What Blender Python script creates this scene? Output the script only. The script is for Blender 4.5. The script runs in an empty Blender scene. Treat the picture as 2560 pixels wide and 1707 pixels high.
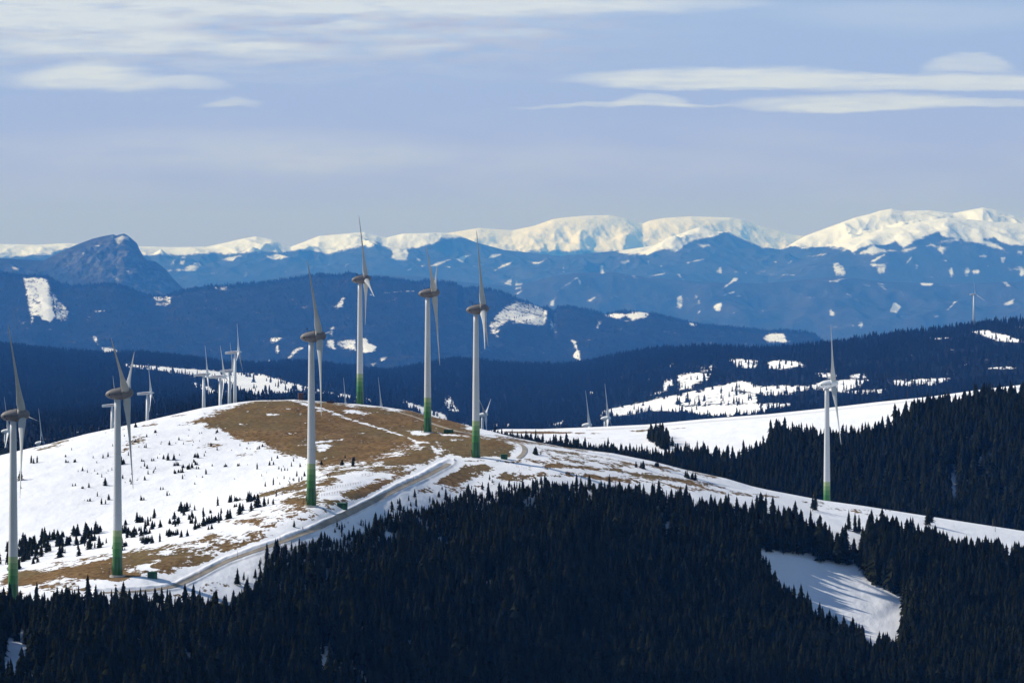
import bpy, math, random
import numpy as np
from mathutils import Vector, Matrix

SC = bpy.context.scene
COL = SC.collection
random.seed(7)
RNG = np.random.default_rng(11)

# ------------------------------------------------------------------ camera
F = 10000.0            # focal length in pixels of the 2560 px wide photograph
HY = 653.0             # image row of the true horizon
CX, CY = 1280.0, 853.5
cam = bpy.data.cameras.new('camera')
cam_o = bpy.data.objects.new('camera', cam); COL.objects.link(cam_o)
cam_o.location = (0, 0, 0); cam_o.rotation_euler = (math.pi/2, 0, 0)
cam.sensor_width = 36.0; cam.lens = 36.0*F/2560.0
cam.shift_y = -(CY-HY)/2560.0
cam.clip_start = 5.0; cam.clip_end = 300000.0
SC.camera = cam_o
SC.render.resolution_x = 1024; SC.render.resolution_y = 682

# ------------------------------------------------------------------ light
SUN_AZ = math.radians(-70)     # measured from the view direction (+Y), negative = left
SUN_EL = math.radians(33)
sun = bpy.data.lights.new('sun', 'SUN'); sun.energy = 4.4; sun.angle = math.radians(0.53)
sun.color = (1.0, 0.955, 0.88)
sun_o = bpy.data.objects.new('sun', sun); COL.objects.link(sun_o)
sdir = Vector((math.sin(SUN_AZ)*math.cos(SUN_EL), math.cos(SUN_AZ)*math.cos(SUN_EL), math.sin(SUN_EL)))
sun_o.rotation_euler = sdir.to_track_quat('Z', 'Y').to_euler()
sun_o.location = (-500, 3000, 900)
VS = SC.view_settings
VS.view_transform = 'Standard'; VS.look = 'None'; VS.exposure = 0.25; VS.gamma = 1.0; VS.use_curve_mapping = False
CYC = SC.cycles
CYC.use_denoising = True
try: CYC.denoiser = 'OPENIMAGEDENOISE'
except Exception: pass
CYC.max_bounces = 5; CYC.diffuse_bounces = 2; CYC.glossy_bounces = 1; CYC.transparent_max_bounces = 4
CYC.transmission_bounces = 0; CYC.volume_bounces = 0
CYC.caustics_reflective = False; CYC.caustics_refractive = False

# ------------------------------------------------------------------ world: sky and high clouds
W = bpy.data.worlds.new('World'); SC.world = W; W.use_nodes = True
nt = W.node_tree; nt.nodes.clear()

class NB:
    """small helper that wires math nodes"""
    def __init__(s, nt): s.nt = nt
    def node(s, t, **kw):
        n = s.nt.nodes.new(t)
        for k, v in kw.items(): setattr(n, k, v)
        return n
    def put(s, sock, v):
        if isinstance(v, (int, float)): sock.default_value = v
        elif isinstance(v, (tuple, list)): sock.default_value = v
        else: s.nt.links.new(v, sock)
    def m(s, op, a, b=None, c=None, clamp=False):
        n = s.node('ShaderNodeMath', operation=op, use_clamp=clamp)
        s.put(n.inputs[0], a)
        if b is not None: s.put(n.inputs[1], b)
        if c is not None: s.put(n.inputs[2], c)
        return n.outputs[0]
    def smooth(s, v, a, b, lo=0.0, hi=1.0):
        n = s.node('ShaderNodeMapRange', interpolation_type='SMOOTHSTEP')
        s.put(n.inputs['Value'], v)
        n.inputs['From Min'].default_value = a; n.inputs['From Max'].default_value = b
        n.inputs['To Min'].default_value = lo; n.inputs['To Max'].default_value = hi
        return n.outputs[0]
    def mix(s, f, a, b, blend='MIX'):
        n = s.node('ShaderNodeMix', data_type='RGBA', blend_type=blend)
        s.put(n.inputs[0], f)
        s.put(n.inputs[6], a if not isinstance(a, tuple) else a+(1.0,)*(4-len(a)))
        s.put(n.inputs[7], b if not isinstance(b, tuple) else b+(1.0,)*(4-len(b)))
        return n.outputs[2]
    def noise(s, vec, scale, detail=4.0, rough=0.5, dist=0.0):
        n = s.node('ShaderNodeTexNoise')
        s.put(n.inputs['Vector'], vec); n.inputs['Scale'].default_value = scale
        n.inputs['Detail'].default_value = detail; n.inputs['Roughness'].default_value = rough
        n.inputs['Distortion'].default_value = dist
        return n.outputs[0]
    def vec(s, x, y, z=0.0):
        n = s.node('ShaderNodeCombineXYZ')
        for i, v in enumerate((x, y, z)): s.put(n.inputs[i], v)
        return n.outputs[0]
    def mapping(s, vec, scale=(1,1,1), rot=(0,0,0), loc=(0,0,0)):
        n = s.node('ShaderNodeMapping'); s.put(n.inputs[0], vec)
        n.inputs['Scale'].default_value = scale; n.inputs['Rotation'].default_value = rot
        n.inputs['Location'].default_value = loc
        return n.outputs[0]

def build_world():
    B = NB(nt)
    out = B.node('ShaderNodeOutputWorld'); bg = B.node('ShaderNodeBackground')
    nt.links.new(bg.outputs[0], out.inputs[0])
    sky = B.node('ShaderNodeTexSky', sky_type='NISHITA')
    sky.sun_disc = False; sky.sun_elevation = SUN_EL; sky.sun_rotation = SUN_AZ
    sky.altitude = 1700; sky.air_density = 1.0; sky.dust_density = 0.3; sky.ozone_density = 2.0
    tc = B.node('ShaderNodeTexCoord'); sep = B.node('ShaderNodeSeparateXYZ')
    nt.links.new(tc.outputs['Generated'], sep.inputs[0])
    x, y, z = sep.outputs
    ys = B.m('MAXIMUM', y, 0.05)
    # angles scaled so that 1 unit = 1/20000 rad: easy to read off against the photograph
    u = B.m('MULTIPLY', B.m('DIVIDE', x, ys), F/100.0)      # hundreds of units, right positive
    v = B.m('MULTIPLY', B.m('DIVIDE', z, ys), F/100.0)      # up positive
    warp = B.noise(B.vec(B.m('MULTIPLY', u, 0.22), B.m('MULTIPLY', v, 1.0)), 1.0, 4, 0.55)
    warp2 = B.noise(B.vec(B.m('MULTIPLY', u, 0.9), B.m('MULTIPLY', v, 4.5)), 1.0, 4, 0.6)
    vw = B.m('ADD', v, B.m('ADD', B.m('MULTIPLY', B.m('SUBTRACT', warp, 0.5), 0.55), B.m('MULTIPLY', B.m('SUBTRACT', warp2, 0.5), 0.16)))
    uw = B.m('ADD', u, B.m('MULTIPLY', B.m('SUBTRACT', warp2, 0.5), 0.8))
    # lens clouds: px, py, rx, ry_top, ry_bottom, bend, strength
    lens = [
        (1850, 203, 470, 34, 22, 0.00, 0.95), (2350, 205, 520, 26, 26, 0.02, 0.85), (2420, 150, 130, 24, 30, 0.25, 0.55),
        (1630, 255, 120, 22, 14, 0.20, 0.65), (1560, 266, 300, 9, 6, 0.0, 0.45), (2130, 262, 330, 32, 20, 0.03, 0.85), (2500, 262, 260, 12, 12, 0.0, 0.6),
        (235, 190, 190, 42, 40, 0.20, 0.75), (150, 205, 170, 30, 22, 0.1, 0.35), (440, 205, 150, 16, 18, 0.15, 0.50), (580, 253, 75, 11, 7, 0.12, 0.5),
        (330, 110, 420, 34, 32, 0.02, 0.55), (690, 120, 190, 22, 40, 0.02, 0.40), (1180, 85, 260, 16, 20, 0.06, 0.45), (1040, 122, 150, 12, 20, 0.0, 0.35),
        (1250, 10, 560, 60, 34, -0.01, 0.75), (120, 40, 420, 60, 40, 0.0, 0.75), (700, 10, 520, 50, 34, 0.0, 0.6),
        (560, 370, 620, 55, 75, 0.0, 0.22), (1250, 400, 600, 40, 60, 0.0, 0.14), (1700, 20, 260, 25, 14, 0.0, 0.4),
        (870, 62, 120, 9, 14, 0.1, 0.35), (2300, 30, 420, 30, 60, 0.0, 0.20),
    ]
    acc = None
    for li, (px, py, rx, rt, rb, bend, st) in enumerate(lens):
        cu, cv = (px-CX)/100.0, (HY-py)/100.0
        du = B.m('MULTIPLY', B.m('SUBTRACT', uw, cu), 100.0/rx)
        dv = B.m('SUBTRACT', vw, cv)
        du2 = B.m('MULTIPLY', du, du)
        dv = B.m('MULTIPLY_ADD', du2, bend, dv)
        up = B.m('MULTIPLY', B.m('MAXIMUM', dv, 0.0), 100.0/rt)
        dn = B.m('MULTIPLY', B.m('MINIMUM', dv, 0.0), 100.0/rb)
        d = B.m('ADD', du2, B.m('ADD', B.m('MULTIPLY', up, up), B.m('MULTIPLY', dn, dn)))
        mk = B.smooth(d, *((0.25, 1.15, st, 0.0) if li < 7 else (-0.15, 1.35, st*1.08, 0.0)))
        acc = mk if acc is None else B.m('SUBTRACT', B.m('ADD', acc, mk), B.m('MULTIPLY', acc, mk))
    # fibrous modulation
    fib = B.noise(B.vec(B.m('MULTIPLY', u, 0.30), B.m('MULTIPLY', v, 2.6)), 1.3, 6, 0.6, 0.4)
    acc = B.m('MULTIPLY', acc, B.smooth(fib, 0.22, 0.55, 0.55, 1.0))
    # thin veil thickening upwards and to the left
    veil = B.m('MULTIPLY', B.smooth(v, 3.6, 6.6), B.smooth(u, 8.0, -10.0))
    veil = B.m('MULTIPLY', veil, B.smooth(fib, 0.30, 0.66, 0.05, 0.75))
    low = B.m('MULTIPLY', B.smooth(v, 0.6, 2.4), B.smooth(v, 4.2, 2.6))
    low = B.m('MULTIPLY', low, B.smooth(warp, 0.35, 0.7, 0.0, 0.16))
    acc = B.m('ADD', acc, B.m('ADD', veil, low), clamp=True)
    front = B.m('MULTIPLY', B.smooth(y, 0.4, 0.8), B.smooth(z, 0.12, 0.07))
    acc = B.m('MULTIPLY', acc, front)
    # deeper blue between the clouds, lilac grey shade patches at the top
    base = B.mix(0.0, sky.outputs[0], (0,0,0))
    fine = B.noise(B.vec(B.m('MULTIPLY', u, 0.55), B.m('MULTIPLY', v, 7.0)), 1.0, 5, 0.65, 0.6)
    acc = B.m('MULTIPLY', acc, B.smooth(fine, 0.25, 0.6, 0.78, 1.08))
    k = 10.0  # cloud radiance before the 0.1 strength
    tint = B.mix(B.smooth(v, 0.0, 6.5), (0.33*k, 0.365*k, 0.72*k), (0.295*k, 0.405*k, 0.68*k))
    near = B.m('MULTIPLY', B.smooth(y, 0.4, 0.8), B.smooth(z, 0.20, 0.04))
    base = B.mix(near, sky.outputs[0], tint)
    shade = B.m('MULTIPLY', B.m('MULTIPLY', B.smooth(v, 4.4, 5.6), B.smooth(u, 6.0, -2.0)), B.smooth(warp2, 0.38, 0.62, 0.0, 0.75))
    base = B.mix(B.m('MULTIPLY', shade, front), base, (0.36*k, 0.39*k, 0.57*k))
    col = B.mix(acc, base, (0.56*k, 0.63*k, 0.74*k))
    nt.links.new(col, bg.inputs[0]); bg.inputs[1].default_value = 0.10
build_world()

# ------------------------------------------------------------------ numeric helpers
def fcpchip(X, Y, x):
    """monotone cubic through knots; X,Y (K,N) x (T,N) -> (T,N)"""
    K = X.shape[0]
    h = np.diff(X, axis=0); d = np.diff(Y, axis=0)/h
    m = np.zeros_like(Y)
    for k in range(1, K-1):
        s = d[k-1]*d[k] > 0
        w1 = 2*h[k]+h[k-1]; w2 = h[k]+2*h[k-1]
        with np.errstate(divide='ignore', invalid='ignore'):
            mm = (w1+w2)/(w1/d[k-1]+w2/d[k])
        m[k] = np.where(s, mm, 0.0)
    m[0] = d[0]; m[-1] = d[-1]
    out = np.zeros_like(x)
    for k in range(K-1):
        lo = x >= X[k] if k else np.ones_like(x, bool)
        t = (x-X[k])/h[k]; t = np.clip(t, 0, 1)
        v = (2*t**3-3*t**2+1)*Y[k]+(t**3-2*t**2+t)*h[k]*m[k]+(-2*t**3+3*t**2)*Y[k+1]+(t**3-t**2)*h[k]*m[k+1]
        out = np.where(lo, v, out)
    return out

def curve1(pts, x, smooth=True):
    p = np.array(pts, float)
    if len(p) == 1: return np.full_like(x, p[0,1])
    if not smooth or len(p) < 3: return np.interp(x, p[:,0], p[:,1])
    return fcpchip(p[:,0:1]*np.ones((1,len(x))), p[:,1:2]*np.ones((1,len(x))), np.clip(x, p[0,0], p[-1,0])[None,:])[0]

_perm = RNG.permutation(512); _perm = np.concatenate([_perm, _perm, _perm])
_g = RNG.uniform(0, 2*np.pi, 512); _gx, _gy = np.cos(_g), np.sin(_g)
def perlin(x, y):
    xi = np.floor(x).astype(np.int64); yi = np.floor(y).astype(np.int64)
    xf = x-xi; yf = y-yi; xi &= 511; yi &= 511
    def gr(ix, iy, dx, dy):
        h = _perm[_perm[ix & 511]+(iy & 511)] & 511
        return _gx[h]*dx+_gy[h]*dy
    u = xf**3*(xf*(xf*6-15)+10); v = yf**3*(yf*(yf*6-15)+10)
    a = gr(xi, yi, xf, yf); b = gr(xi+1, yi, xf-1, yf)
    c = gr(xi, yi+1, xf, yf-1); d = gr(xi+1, yi+1, xf-1, yf-1)
    return (a+(b-a)*u)+((c+(d-c)*u)-(a+(b-a)*u))*v
def fbm(x, y, oct=5, rough=0.5):
    s = 0; a = 1; t = 0
    for o in range(oct):
        s = s+a*perlin(x*2**o+17.3*o, y*2**o-9.1*o); t += a; a *= rough
    return s/t*1.6
def ridged(x, y, oct=5, rough=0.5):
    s = 0; a = 1; t = 0
    for o in range(oct):
        s = s+a*(1-2*np.abs(perlin(x*2**o+31.7*o, y*2**o+5.3*o))*1.7); t += a; a *= rough
    return s/t

def poly_sdf(px, py, poly, ky=1.0):
    """signed distance (negative inside) with rows stretched by ky"""
    p = np.array(poly, float); p = p*np.array([1.0, ky]); Y = py*ky; X = px
    d = np.full(X.shape, 1e12); inside = np.zeros(X.shape, bool)
    n = len(p)
    for i in range(n):
        a = p[i]; b = p[(i+1) % n]; e = b-a
        t = np.clip(((X-a[0])*e[0]+(Y-a[1])*e[1])/max(e@e, 1e-9), 0, 1)
        d = np.minimum(d, (X-a[0]-t*e[0])**2+(Y-a[1]-t*e[1])**2)
        c = ((a[1] > Y) != (b[1] > Y))
        xx = (b[0]-a[0])*(Y-a[1])/((b[1]-a[1]) if abs(b[1]-a[1]) > 1e-9 else 1e-9)+a[0]
        inside ^= c & (X < xx)
    d = np.sqrt(d)
    return np.where(inside, -d, d)
def paint(px, py, polys, soft, ky=3.0):
    """polys: list of (weight, points); returns soft mask"""
    m = np.zeros(px.shape)
    for w, poly in polys:
        q = np.array(poly, float)
        x0, y0 = q.min(0)-soft*1.5; x1, y1 = q.max(0)+soft*1.5
        sel = (px > x0) & (px < x1) & (py > y0) & (py < y1)
        if not sel.any(): continue
        d = poly_sdf(px[sel], py[sel], poly, ky)
        m[sel] = np.maximum(m[sel], w*np.clip(0.5-d/soft, 0, 1))
    return m
def line_dist(px, py, pts, ky=1.0):
    """unsigned distance to a polyline and side (+ = above/left of it when going right)"""
    p = np.array(pts, float)*np.array([1.0, ky]); Y = py*ky
    best = np.full(px.shape, 1e12); side = np.zeros(px.shape)
    for i in range(len(p)-1):
        a = p[i]; b = p[i+1]; e = b-a
        t = np.clip(((px-a[0])*e[0]+(Y-a[1])*e[1])/max(e@e, 1e-9), 0, 1)
        dx = px-a[0]-t*e[0]; dy = Y-a[1]-t*e[1]; d = dx*dx+dy*dy
        s = -(e[0]*(Y-a[1])-e[1]*(px-a[0]))
        w = d < best
        best = np.where(w, d, best); side = np.where(w, np.sign(s), side)
    return np.sqrt(best), side

def W3(px, py, Y):
    """world point that lies Y metres ahead at an image position"""
    return ((px-CX)/F*Y, Y, (HY-py)/F*Y)

def mesh_obj(name, verts, faces, mat=None, parent=None, smooth=False, link=True):
    me = bpy.data.meshes.new(name)
    verts = np.asarray(verts, np.float32); nv = len(verts)
    if isinstance(faces, np.ndarray):
        nf, k = faces.shape
        me.vertices.add(nv); me.vertices.foreach_set('co', verts.ravel())
        me.loops.add(nf*k); me.loops.foreach_set('vertex_index', faces.astype(np.int32).ravel())
        me.polygons.add(nf); me.polygons.foreach_set('loop_start', np.arange(nf, dtype=np.int32)*k)
        me.update(calc_edges=True)
    else:
        me.from_pydata([tuple(map(float, v)) for v in verts], [], [tuple(f) for f in faces]); me.update()
    if smooth:
        me.polygons.foreach_set('use_smooth', np.ones(len(me.polygons), bool))
    if mat is not None:
        for m_ in (mat if isinstance(mat, (list, tuple)) else [mat]): me.materials.append(m_)
    o = bpy.data.objects.new(name, me)
    if link: COL.objects.link(o)
    if parent is not None: o.parent = parent
    return o
def attr(o, name, data):
    a = o.data.attributes.new(name, 'FLOAT', 'POINT'); a.data.foreach_set('value', np.asarray(data, np.float32).ravel())
def tag(o, label=None, cat=None, group=None, kind=None):
    if label: o['label'] = label
    if cat: o['category'] = cat
    if group: o['group'] = group
    if kind: o['kind'] = kind
    return o
def empty(name, loc, rz=0.0):
    o = bpy.data.objects.new(name, None); COL.objects.link(o)
    o.location = loc; o.rotation_euler = (0, 0, rz); o.empty_display_size = 2.0
    return o

# ------------------------------------------------------------------ lofted ground
class Loft:
    """a hill or mountain: rows of knots (image row, distance) from the foot over the crest to the far foot"""
    def __init__(s, name, x0, x1, nx, rows, sub, crest_i, valley=-2200.0, lin=(), ks=1.0):
        s.name = name
        xs = np.linspace(x0, x1, nx); s.xs = xs
        ky = []; kY = []
        for i, (ry, rY) in enumerate(rows):
            kY.append(curve1(rY, xs)*ks)
            ky.append(ry if callable(ry) else curve1(ry, xs, i not in lin))
        kY = np.array(kY)
        ky = [r(xs, kY, ky) if callable(r) else r for r in ky]
        yv = HY-valley/(kY[-1]+1600)*F
        kY = np.vstack([kY, kY[-1]+1600]); ky.append(yv); ky = np.array(ky)
        T = []
        for k, n in enumerate(sub):
            f = np.linspace(0, 1, n, endpoint=False)[:, None]
            if k == crest_i-1: f = 1-(1-f)**1.5       # denser near the crest
            T.append(kY[k]+(kY[k+1]-kY[k])*f)
        T.append(kY[-1:]); T = np.vstack(T)
        s.Y = T; s.V = fcpchip(kY, ky, T)
        s.U = np.broadcast_to(xs, s.Y.shape).copy()
        s.X = (s.U-CX)/F*s.Y; s.Z = (HY-s.V)/F*s.Y
        s.crestY = kY[crest_i]; s.crestV = ky[crest_i]
        s.front = s.Y <= s.crestY+1e-6
    def refresh(s): s.V = HY-s.Z/s.Y*F
    def lock(s, depth):
        """0 on the crest, 1 `depth` image rows below it"""
        return np.clip((s.V-s.crestV)/depth, 0, 1)
    def build(s, mat, attrs, smooth=True):
        nr, nc = s.Y.shape
        v = np.stack([s.X, s.Y, s.Z], -1).reshape(-1, 3)
        i = np.arange(nr*nc).reshape(nr, nc)
        f = np.stack([i[:-1,:-1], i[:-1,1:], i[1:,1:], i[1:,:-1]], -1).reshape(-1, 4)
        s.obj = mesh_obj(s.name, v, f, mat, smooth=smooth)
        for k, a in attrs.items(): attr(s.obj, k, a)
        s.obj['kind'] = 'structure'
        return s.obj
    def prep(s):
        """tables for looking up the visible ground at image positions"""
        nr, nc = s.Y.shape
        fr = int(s.front.sum(0).max()); s.fr = fr
        Vf = np.minimum.accumulate(s.V[:fr], axis=0)
        s._V = Vf
    def at(s, px, py):
        """visible ground point at image positions (arrays)"""
        px = np.atleast_1d(np.asarray(px, float)); py = np.atleast_1d(np.asarray(py, float))
        fi = np.clip((px-s.xs[0])/(s.xs[1]-s.xs[0]), 0, len(s.xs)-1.001)
        out = []
        for k in range(len(px)):
            i = int(fi[k]); t = fi[k]-i
            a = np.interp(-py[k], -s._V[:, i], s.Y[:s.fr, i]); b = np.interp(-py[k], -s._V[:, i+1], s.Y[:s.fr, i+1])
            out.append(a+(b-a)*t)
        Y = np.array(out)
        z = s.zat((px-CX)/F*Y, Y)
        return np.stack([(px-CX)/F*Y, Y, z], -1)
    def zat(s, x, Y):
        px = x/Y*F+CX
        fi = np.clip((px-s.xs[0])/(s.xs[1]-s.xs[0]), 0, len(s.xs)-1.001)
        out = np.zeros(len(np.atleast_1d(x)))
        for k in range(len(out)):
            i = int(fi[k]); t = fi[k]-i
            a = np.interp(Y[k], s.Y[:, i], s.Z[:, i]); b = np.interp(Y[k], s.Y[:, i+1], s.Z[:, i+1])
            out[k] = a+(b-a)*t
        return out
    def scatter(s, n, dens, rng, front_only=True):
        """n random points weighted by true ground area times dens (per grid vertex)"""
        nr, nc = s.Y.shape
        P = np.stack([s.X, s.Y, s.Z], -1)
        a = P[1:, :-1]-P[:-1, :-1]; b = P[:-1, 1:]-P[:-1, :-1]
        ar = np.abs(a[..., 0]*b[..., 1]-a[..., 1]*b[..., 0])
        w = ar*0.25*(dens[:-1,:-1]+dens[1:,:-1]+dens[:-1,1:]+dens[1:,1:])
        if front_only: w = w*(s.front[:-1,:-1])
        w = w.ravel(); c = np.cumsum(w)
        s.last_area = c[-1]
        k = np.searchsorted(c, rng.random(n)*c[-1]); k = np.clip(k, 0, len(w)-1)
        i, j = k//(nc-1), k % (nc-1)
        f, g = rng.random(n)[:, None], rng.random(n)[:, None]
        p = (P[i,j]*(1-f)+P[i+1,j]*f)*(1-g)+(P[i,j+1]*(1-f)+P[i+1,j+1]*f)*g
        return p

def D(pts): return [(a*2560/2352.0, b*2560/2352.0) for a, b in pts]     # points read off the half-size view

# crest of the near hill (image px)
NEAR_CREST = [(-400,1225),(-200,1185),(0,1138),(41,1128),(122,1109),(218,1084),(289,1069),(408,1042),(504,1020),(599,1005),(640,1001),(735,998.6),
    (817,1004),(858,1008),(898,1010),(953,1016),(1008,1024),(1029,1027),(1065,1038),(1117,1049),(1168,1063),(1225,1077),(1289,1094),(1403,1116),(1534,1133),
    (1629,1152),(1714,1174),(1817,1196),(1880,1215),(1920,1224),(2056,1250),(2165,1265),(2328,1291),(2560,1327),(2760,1360),(2960,1395)]
near = Loft('snow_hill', -900, 3460, 2180, [
    ([(-400,1850),(2960,1850)], [(-400,2700),(38,2850),(294,2950),(780,3150),(1200,3350),(1600,3500),(2100,3650),(2960,3700)]),
    ([(-400,1640),(38,1620),(294,1600),(780,1560),(1200,1560),(1600,1600),(2960,1640)], [(-400,3050),(38,3120),(294,3220),(780,3400),(1200,3600),(1600,3780),(2100,3900),(2960,3950)]),
    ([(-400,1570),(38,1506),(294,1438.5),(540,1352),(781,1263.5),(980,1203),(1195,1144.5),(1330,1152),(1600,1215),(1850,1262),(2056,1305),(2300,1350),(2560,1410),(2960,1480)],
     [(-400,3250),(38,3306),(294,3419),(540,3560),(781,3683),(980,3940),(1195,4193),(1330,4200),(1600,4180),(1850,4210),(2056,4250),(2560,4240),(2960,4240)]),
    ([(-400,1450),(38,1385),(294,1320),(540,1240),(781,1160),(980,1110),(1075,1080),(1195,1092),(1330,1118),(1600,1168),(1850,1226),(2056,1270),(2300,1312),(2560,1360),(2960,1430)],
     [(-400,3700),(38,3750),(294,3850),(540,3980),(781,4150),(980,4350),(1075,4474),(1195,4400),(1330,4330),(1600,4330),(1850,4370),(2056,4400),(2560,4390),(2960,4390)]),
    (NEAR_CREST, [(-400,4500),(0,4560),(294,4690),(504,4860),(640,4950),(898,4975),(1029,4900),(1117,4760),(1225,4600),(1289,4500),(1534,4480),(2056,4500),(2560,4500),(2960,4500)]),
    (lambda xs, kY, ky: ky[4]+curve1([(-400,28),(900,26),(1300,38),(1700,36),(2960,40)], xs), [(-400,4800),(504,5150),(898,5200),(1225,4760),(1534,4720),(2056,4760),(2960,4760)]),
    (lambda xs, kY, ky: ky[4]+190, [(-400,5300),(504,5700),(898,5750),(1225,5200),(1534,5150),(2960,5150)]),
    ], [40, 120, 160, 150, 20, 14, 14], 4, lin=(4,), valley=-520, ks=0.5)

ROAD_MAIN = [(250,1482),(330,1480),(400,1473),(447,1463),(504,1435),(572,1401),(640,1377),(705,1355),(786,1324.5),(866,1287),(912,1265),(963,1239),(1012,1214),(1054,1196),(1103,1171),(1127,1157)]
ROAD_TOP = [(985,1028),(1030,1040),(1087,1062),(1140,1078),(1185,1087),(1240,1096),(1285,1104),(1308,1112),(1316,1124),(1306,1140),(1290,1148)]

def shape_near():
    L = near
    lk = L.lock(40)
    L.Z += lk*(0.9*fbm(L.X/55, L.Y/70, 4)+0.22*fbm(L.X/9, L.Y/14, 3))
    # flat pads where the turbines stand are implied by their small footprint; snow banks flank the road
    d, side = line_dist(L.U, L.V, ROAD_MAIN, 1.6)
    bank = 0.8*np.exp(-((d-14)/6.0)**2)*(side > 0)+0.4*np.exp(-((d-10)/3.5)**2)*(side < 0)
    bank *= np.clip(0.75+0.6*fbm(L.X/7, L.Y/12, 3), 0.2, 1.4)
    bank *= (L.V > 1150)
    L.Z += bank
    L.refresh(); L.prep()
shape_near()

# ------------------------------------------------------------------ materials
def mat_new(name):
    m = bpy.data.materials.new(name); m.use_nodes = True
    t = m.node_tree; t.nodes.clear(); B = NB(t)
    out = B.node('ShaderNodeOutputMaterial'); bs = B.node('ShaderNodeBsdfPrincipled')
    t.links.new(bs.outputs[0], out.inputs[0])
    bs.inputs['Specular IOR Level'].default_value = 0.0
    return m, t, B, bs, out
def obj_co(B):
    return B.node('ShaderNodeTexCoord').outputs['Object']
def geo_pos(B):
    return B.node('ShaderNodeNewGeometry').outputs['Position']
def attr_in(B, name):
    n = B.node('ShaderNodeAttribute'); n.attribute_name = name; return n.outputs['Fac']
def bump(B, bs, h, strength, dist):
    b = B.node('ShaderNodeBump'); b.inputs['Strength'].default_value = strength; b.inputs['Distance'].default_value = dist
    B.put(b.inputs['Height'], h); B.nt.links.new(b.outputs[0], bs.inputs['Normal'])

SNOW = (0.86, 0.87, 0.90)
def mat_near_ground():
    m, t, B, bs, out = mat_new('snow_and_grass')
    P = geo_pos(B)
    n1 = B.noise(B.mapping(P, (1/13, 1/26, 0)), 1.0, 6, 0.62)
    n2 = B.noise(B.mapping(P, (1/2.6, 1/4.4, 0)), 1.0, 5, 0.65)
    nn = B.m('ADD', B.m('MULTIPLY', n1, 0.62), B.m('MULTIPLY', n2, 0.50))
    ga = attr_in(B, 'grass')
    g = B.m('ADD', ga, B.m('MULTIPLY', B.m('MULTIPLY', B.m('SUBTRACT', nn, 0.56), 4.6), B.smooth(ga, 0.0, 0.3, 0.5, 1.0)))
    g = B.smooth(g, 0.46, 0.58)
    gc = B.mix(B.smooth(n1, 0.35, 0.65), (0.150, 0.092, 0.038), (0.250, 0.160, 0.075))
    gc = B.mix(B.smooth(n2, 0.40, 0.70), gc, (0.085, 0.052, 0.024))
    big = B.noise(B.mapping(P, (1/60, 1/100, 0)), 1.0, 3, 0.5)
    gc = B.mix(B.smooth(big, 0.45, 0.62, 0.0, 0.5), gc, (0.135, 0.112, 0.055))
    sn = B.mix(B.smooth(n1, 0.3, 0.7), SNOW, (0.80, 0.81, 0.85))
    dirt = B.m('MULTIPLY', attr_in(B, 'dirt'), B.smooth(n2, 0.2, 0.75, 0.5, 1.0))
    col = B.mix(g, sn, gc)
    col = B.mix(dirt, col, (0.24, 0.20, 0.155))
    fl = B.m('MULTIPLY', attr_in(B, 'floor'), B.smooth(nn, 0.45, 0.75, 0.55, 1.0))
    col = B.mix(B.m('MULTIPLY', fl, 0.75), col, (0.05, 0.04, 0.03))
    t.links.new(col, bs.inputs['Base Color']); bs.inputs['Roughness'].default_value = 0.85
    drift = B.noise(B.mapping(P, (1/14, 1/25, 0), rot=(0, 0, 0.5)), 1.0, 5, 0.6)
    bump(B, bs, B.m('ADD', drift, B.m('MULTIPLY', n2, 0.12)), 0.6, 1.4)
    return m
def mat_range(name, sx, noise_amp, forest=(0.030, 0.040, 0.032), forest2=(0.05, 0.045, 0.04), snowc=SNOW, bd=8.0, rock=None, edge=(0.45, 0.56)):
    m, t, B, bs, out = mat_new(name)
    P = geo_pos(B)
    n1 = B.noise(B.mapping(P, (1/sx, 1/(sx*2.2), 1/sx)), 1.0, 6, 0.62)
    n2 = B.noise(B.mapping(P, (5.3/sx, 2.0/sx, 5.3/sx)), 1.0, 5, 0.65)
    nn = B.m('ADD', B.m('MULTIPLY', n1, 0.55), B.m('MULTIPLY', n2, 0.55))
    s = B.m('ADD', attr_in(B, 'snow'), B.m('MULTIPLY', B.m('SUBTRACT', nn, 0.55), noise_amp))
    s = B.smooth(s, *edge)
    fc = B.mix(B.smooth(n1, 0.4, 0.7), forest, forest2)
    if rock: fc = B.mix(B.m('MULTIPLY', attr_in(B, 'rock'), B.smooth(n2, 0.42, 0.62)), fc, rock)
    veil = B.m('MULTIPLY', attr_in(B, 'frost'), B.smooth(n2, 0.35, 0.65, 0.25, 1.0))
    fc = B.mix(veil, fc, (0.16, 0.16, 0.18))
    t.links.new(B.mix(s, fc, snowc), bs.inputs['Base Color']); bs.inputs['Roughness'].default_value = 0.9
    bump(B, bs, B.m('ADD', n1, B.m('MULTIPLY', n2, 0.3)), 0.7, bd)
    return m
def mat_simple(name, col, rough=0.6, var=0.0, scale=1.0, metal=0.0, spec=0.2):
    m, t, B, bs, out = mat_new(name)
    if var:
        n = B.noise(obj_co(B), scale, 4, 0.6)
        c = B.mix(B.smooth(n, 0.3, 0.7), tuple(c*(1-var) for c in col), tuple(min(1, c*(1+var)) for c in col))
        t.links.new(c, bs.inputs['Base Color'])
    else: bs.inputs['Base Color'].default_value = tuple(col)+(1,)
    bs.inputs['Roughness'].default_value = rough; bs.inputs['Metallic'].default_value = metal
    bs.inputs['Specular IOR Level'].default_value = spec
    return m
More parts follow.
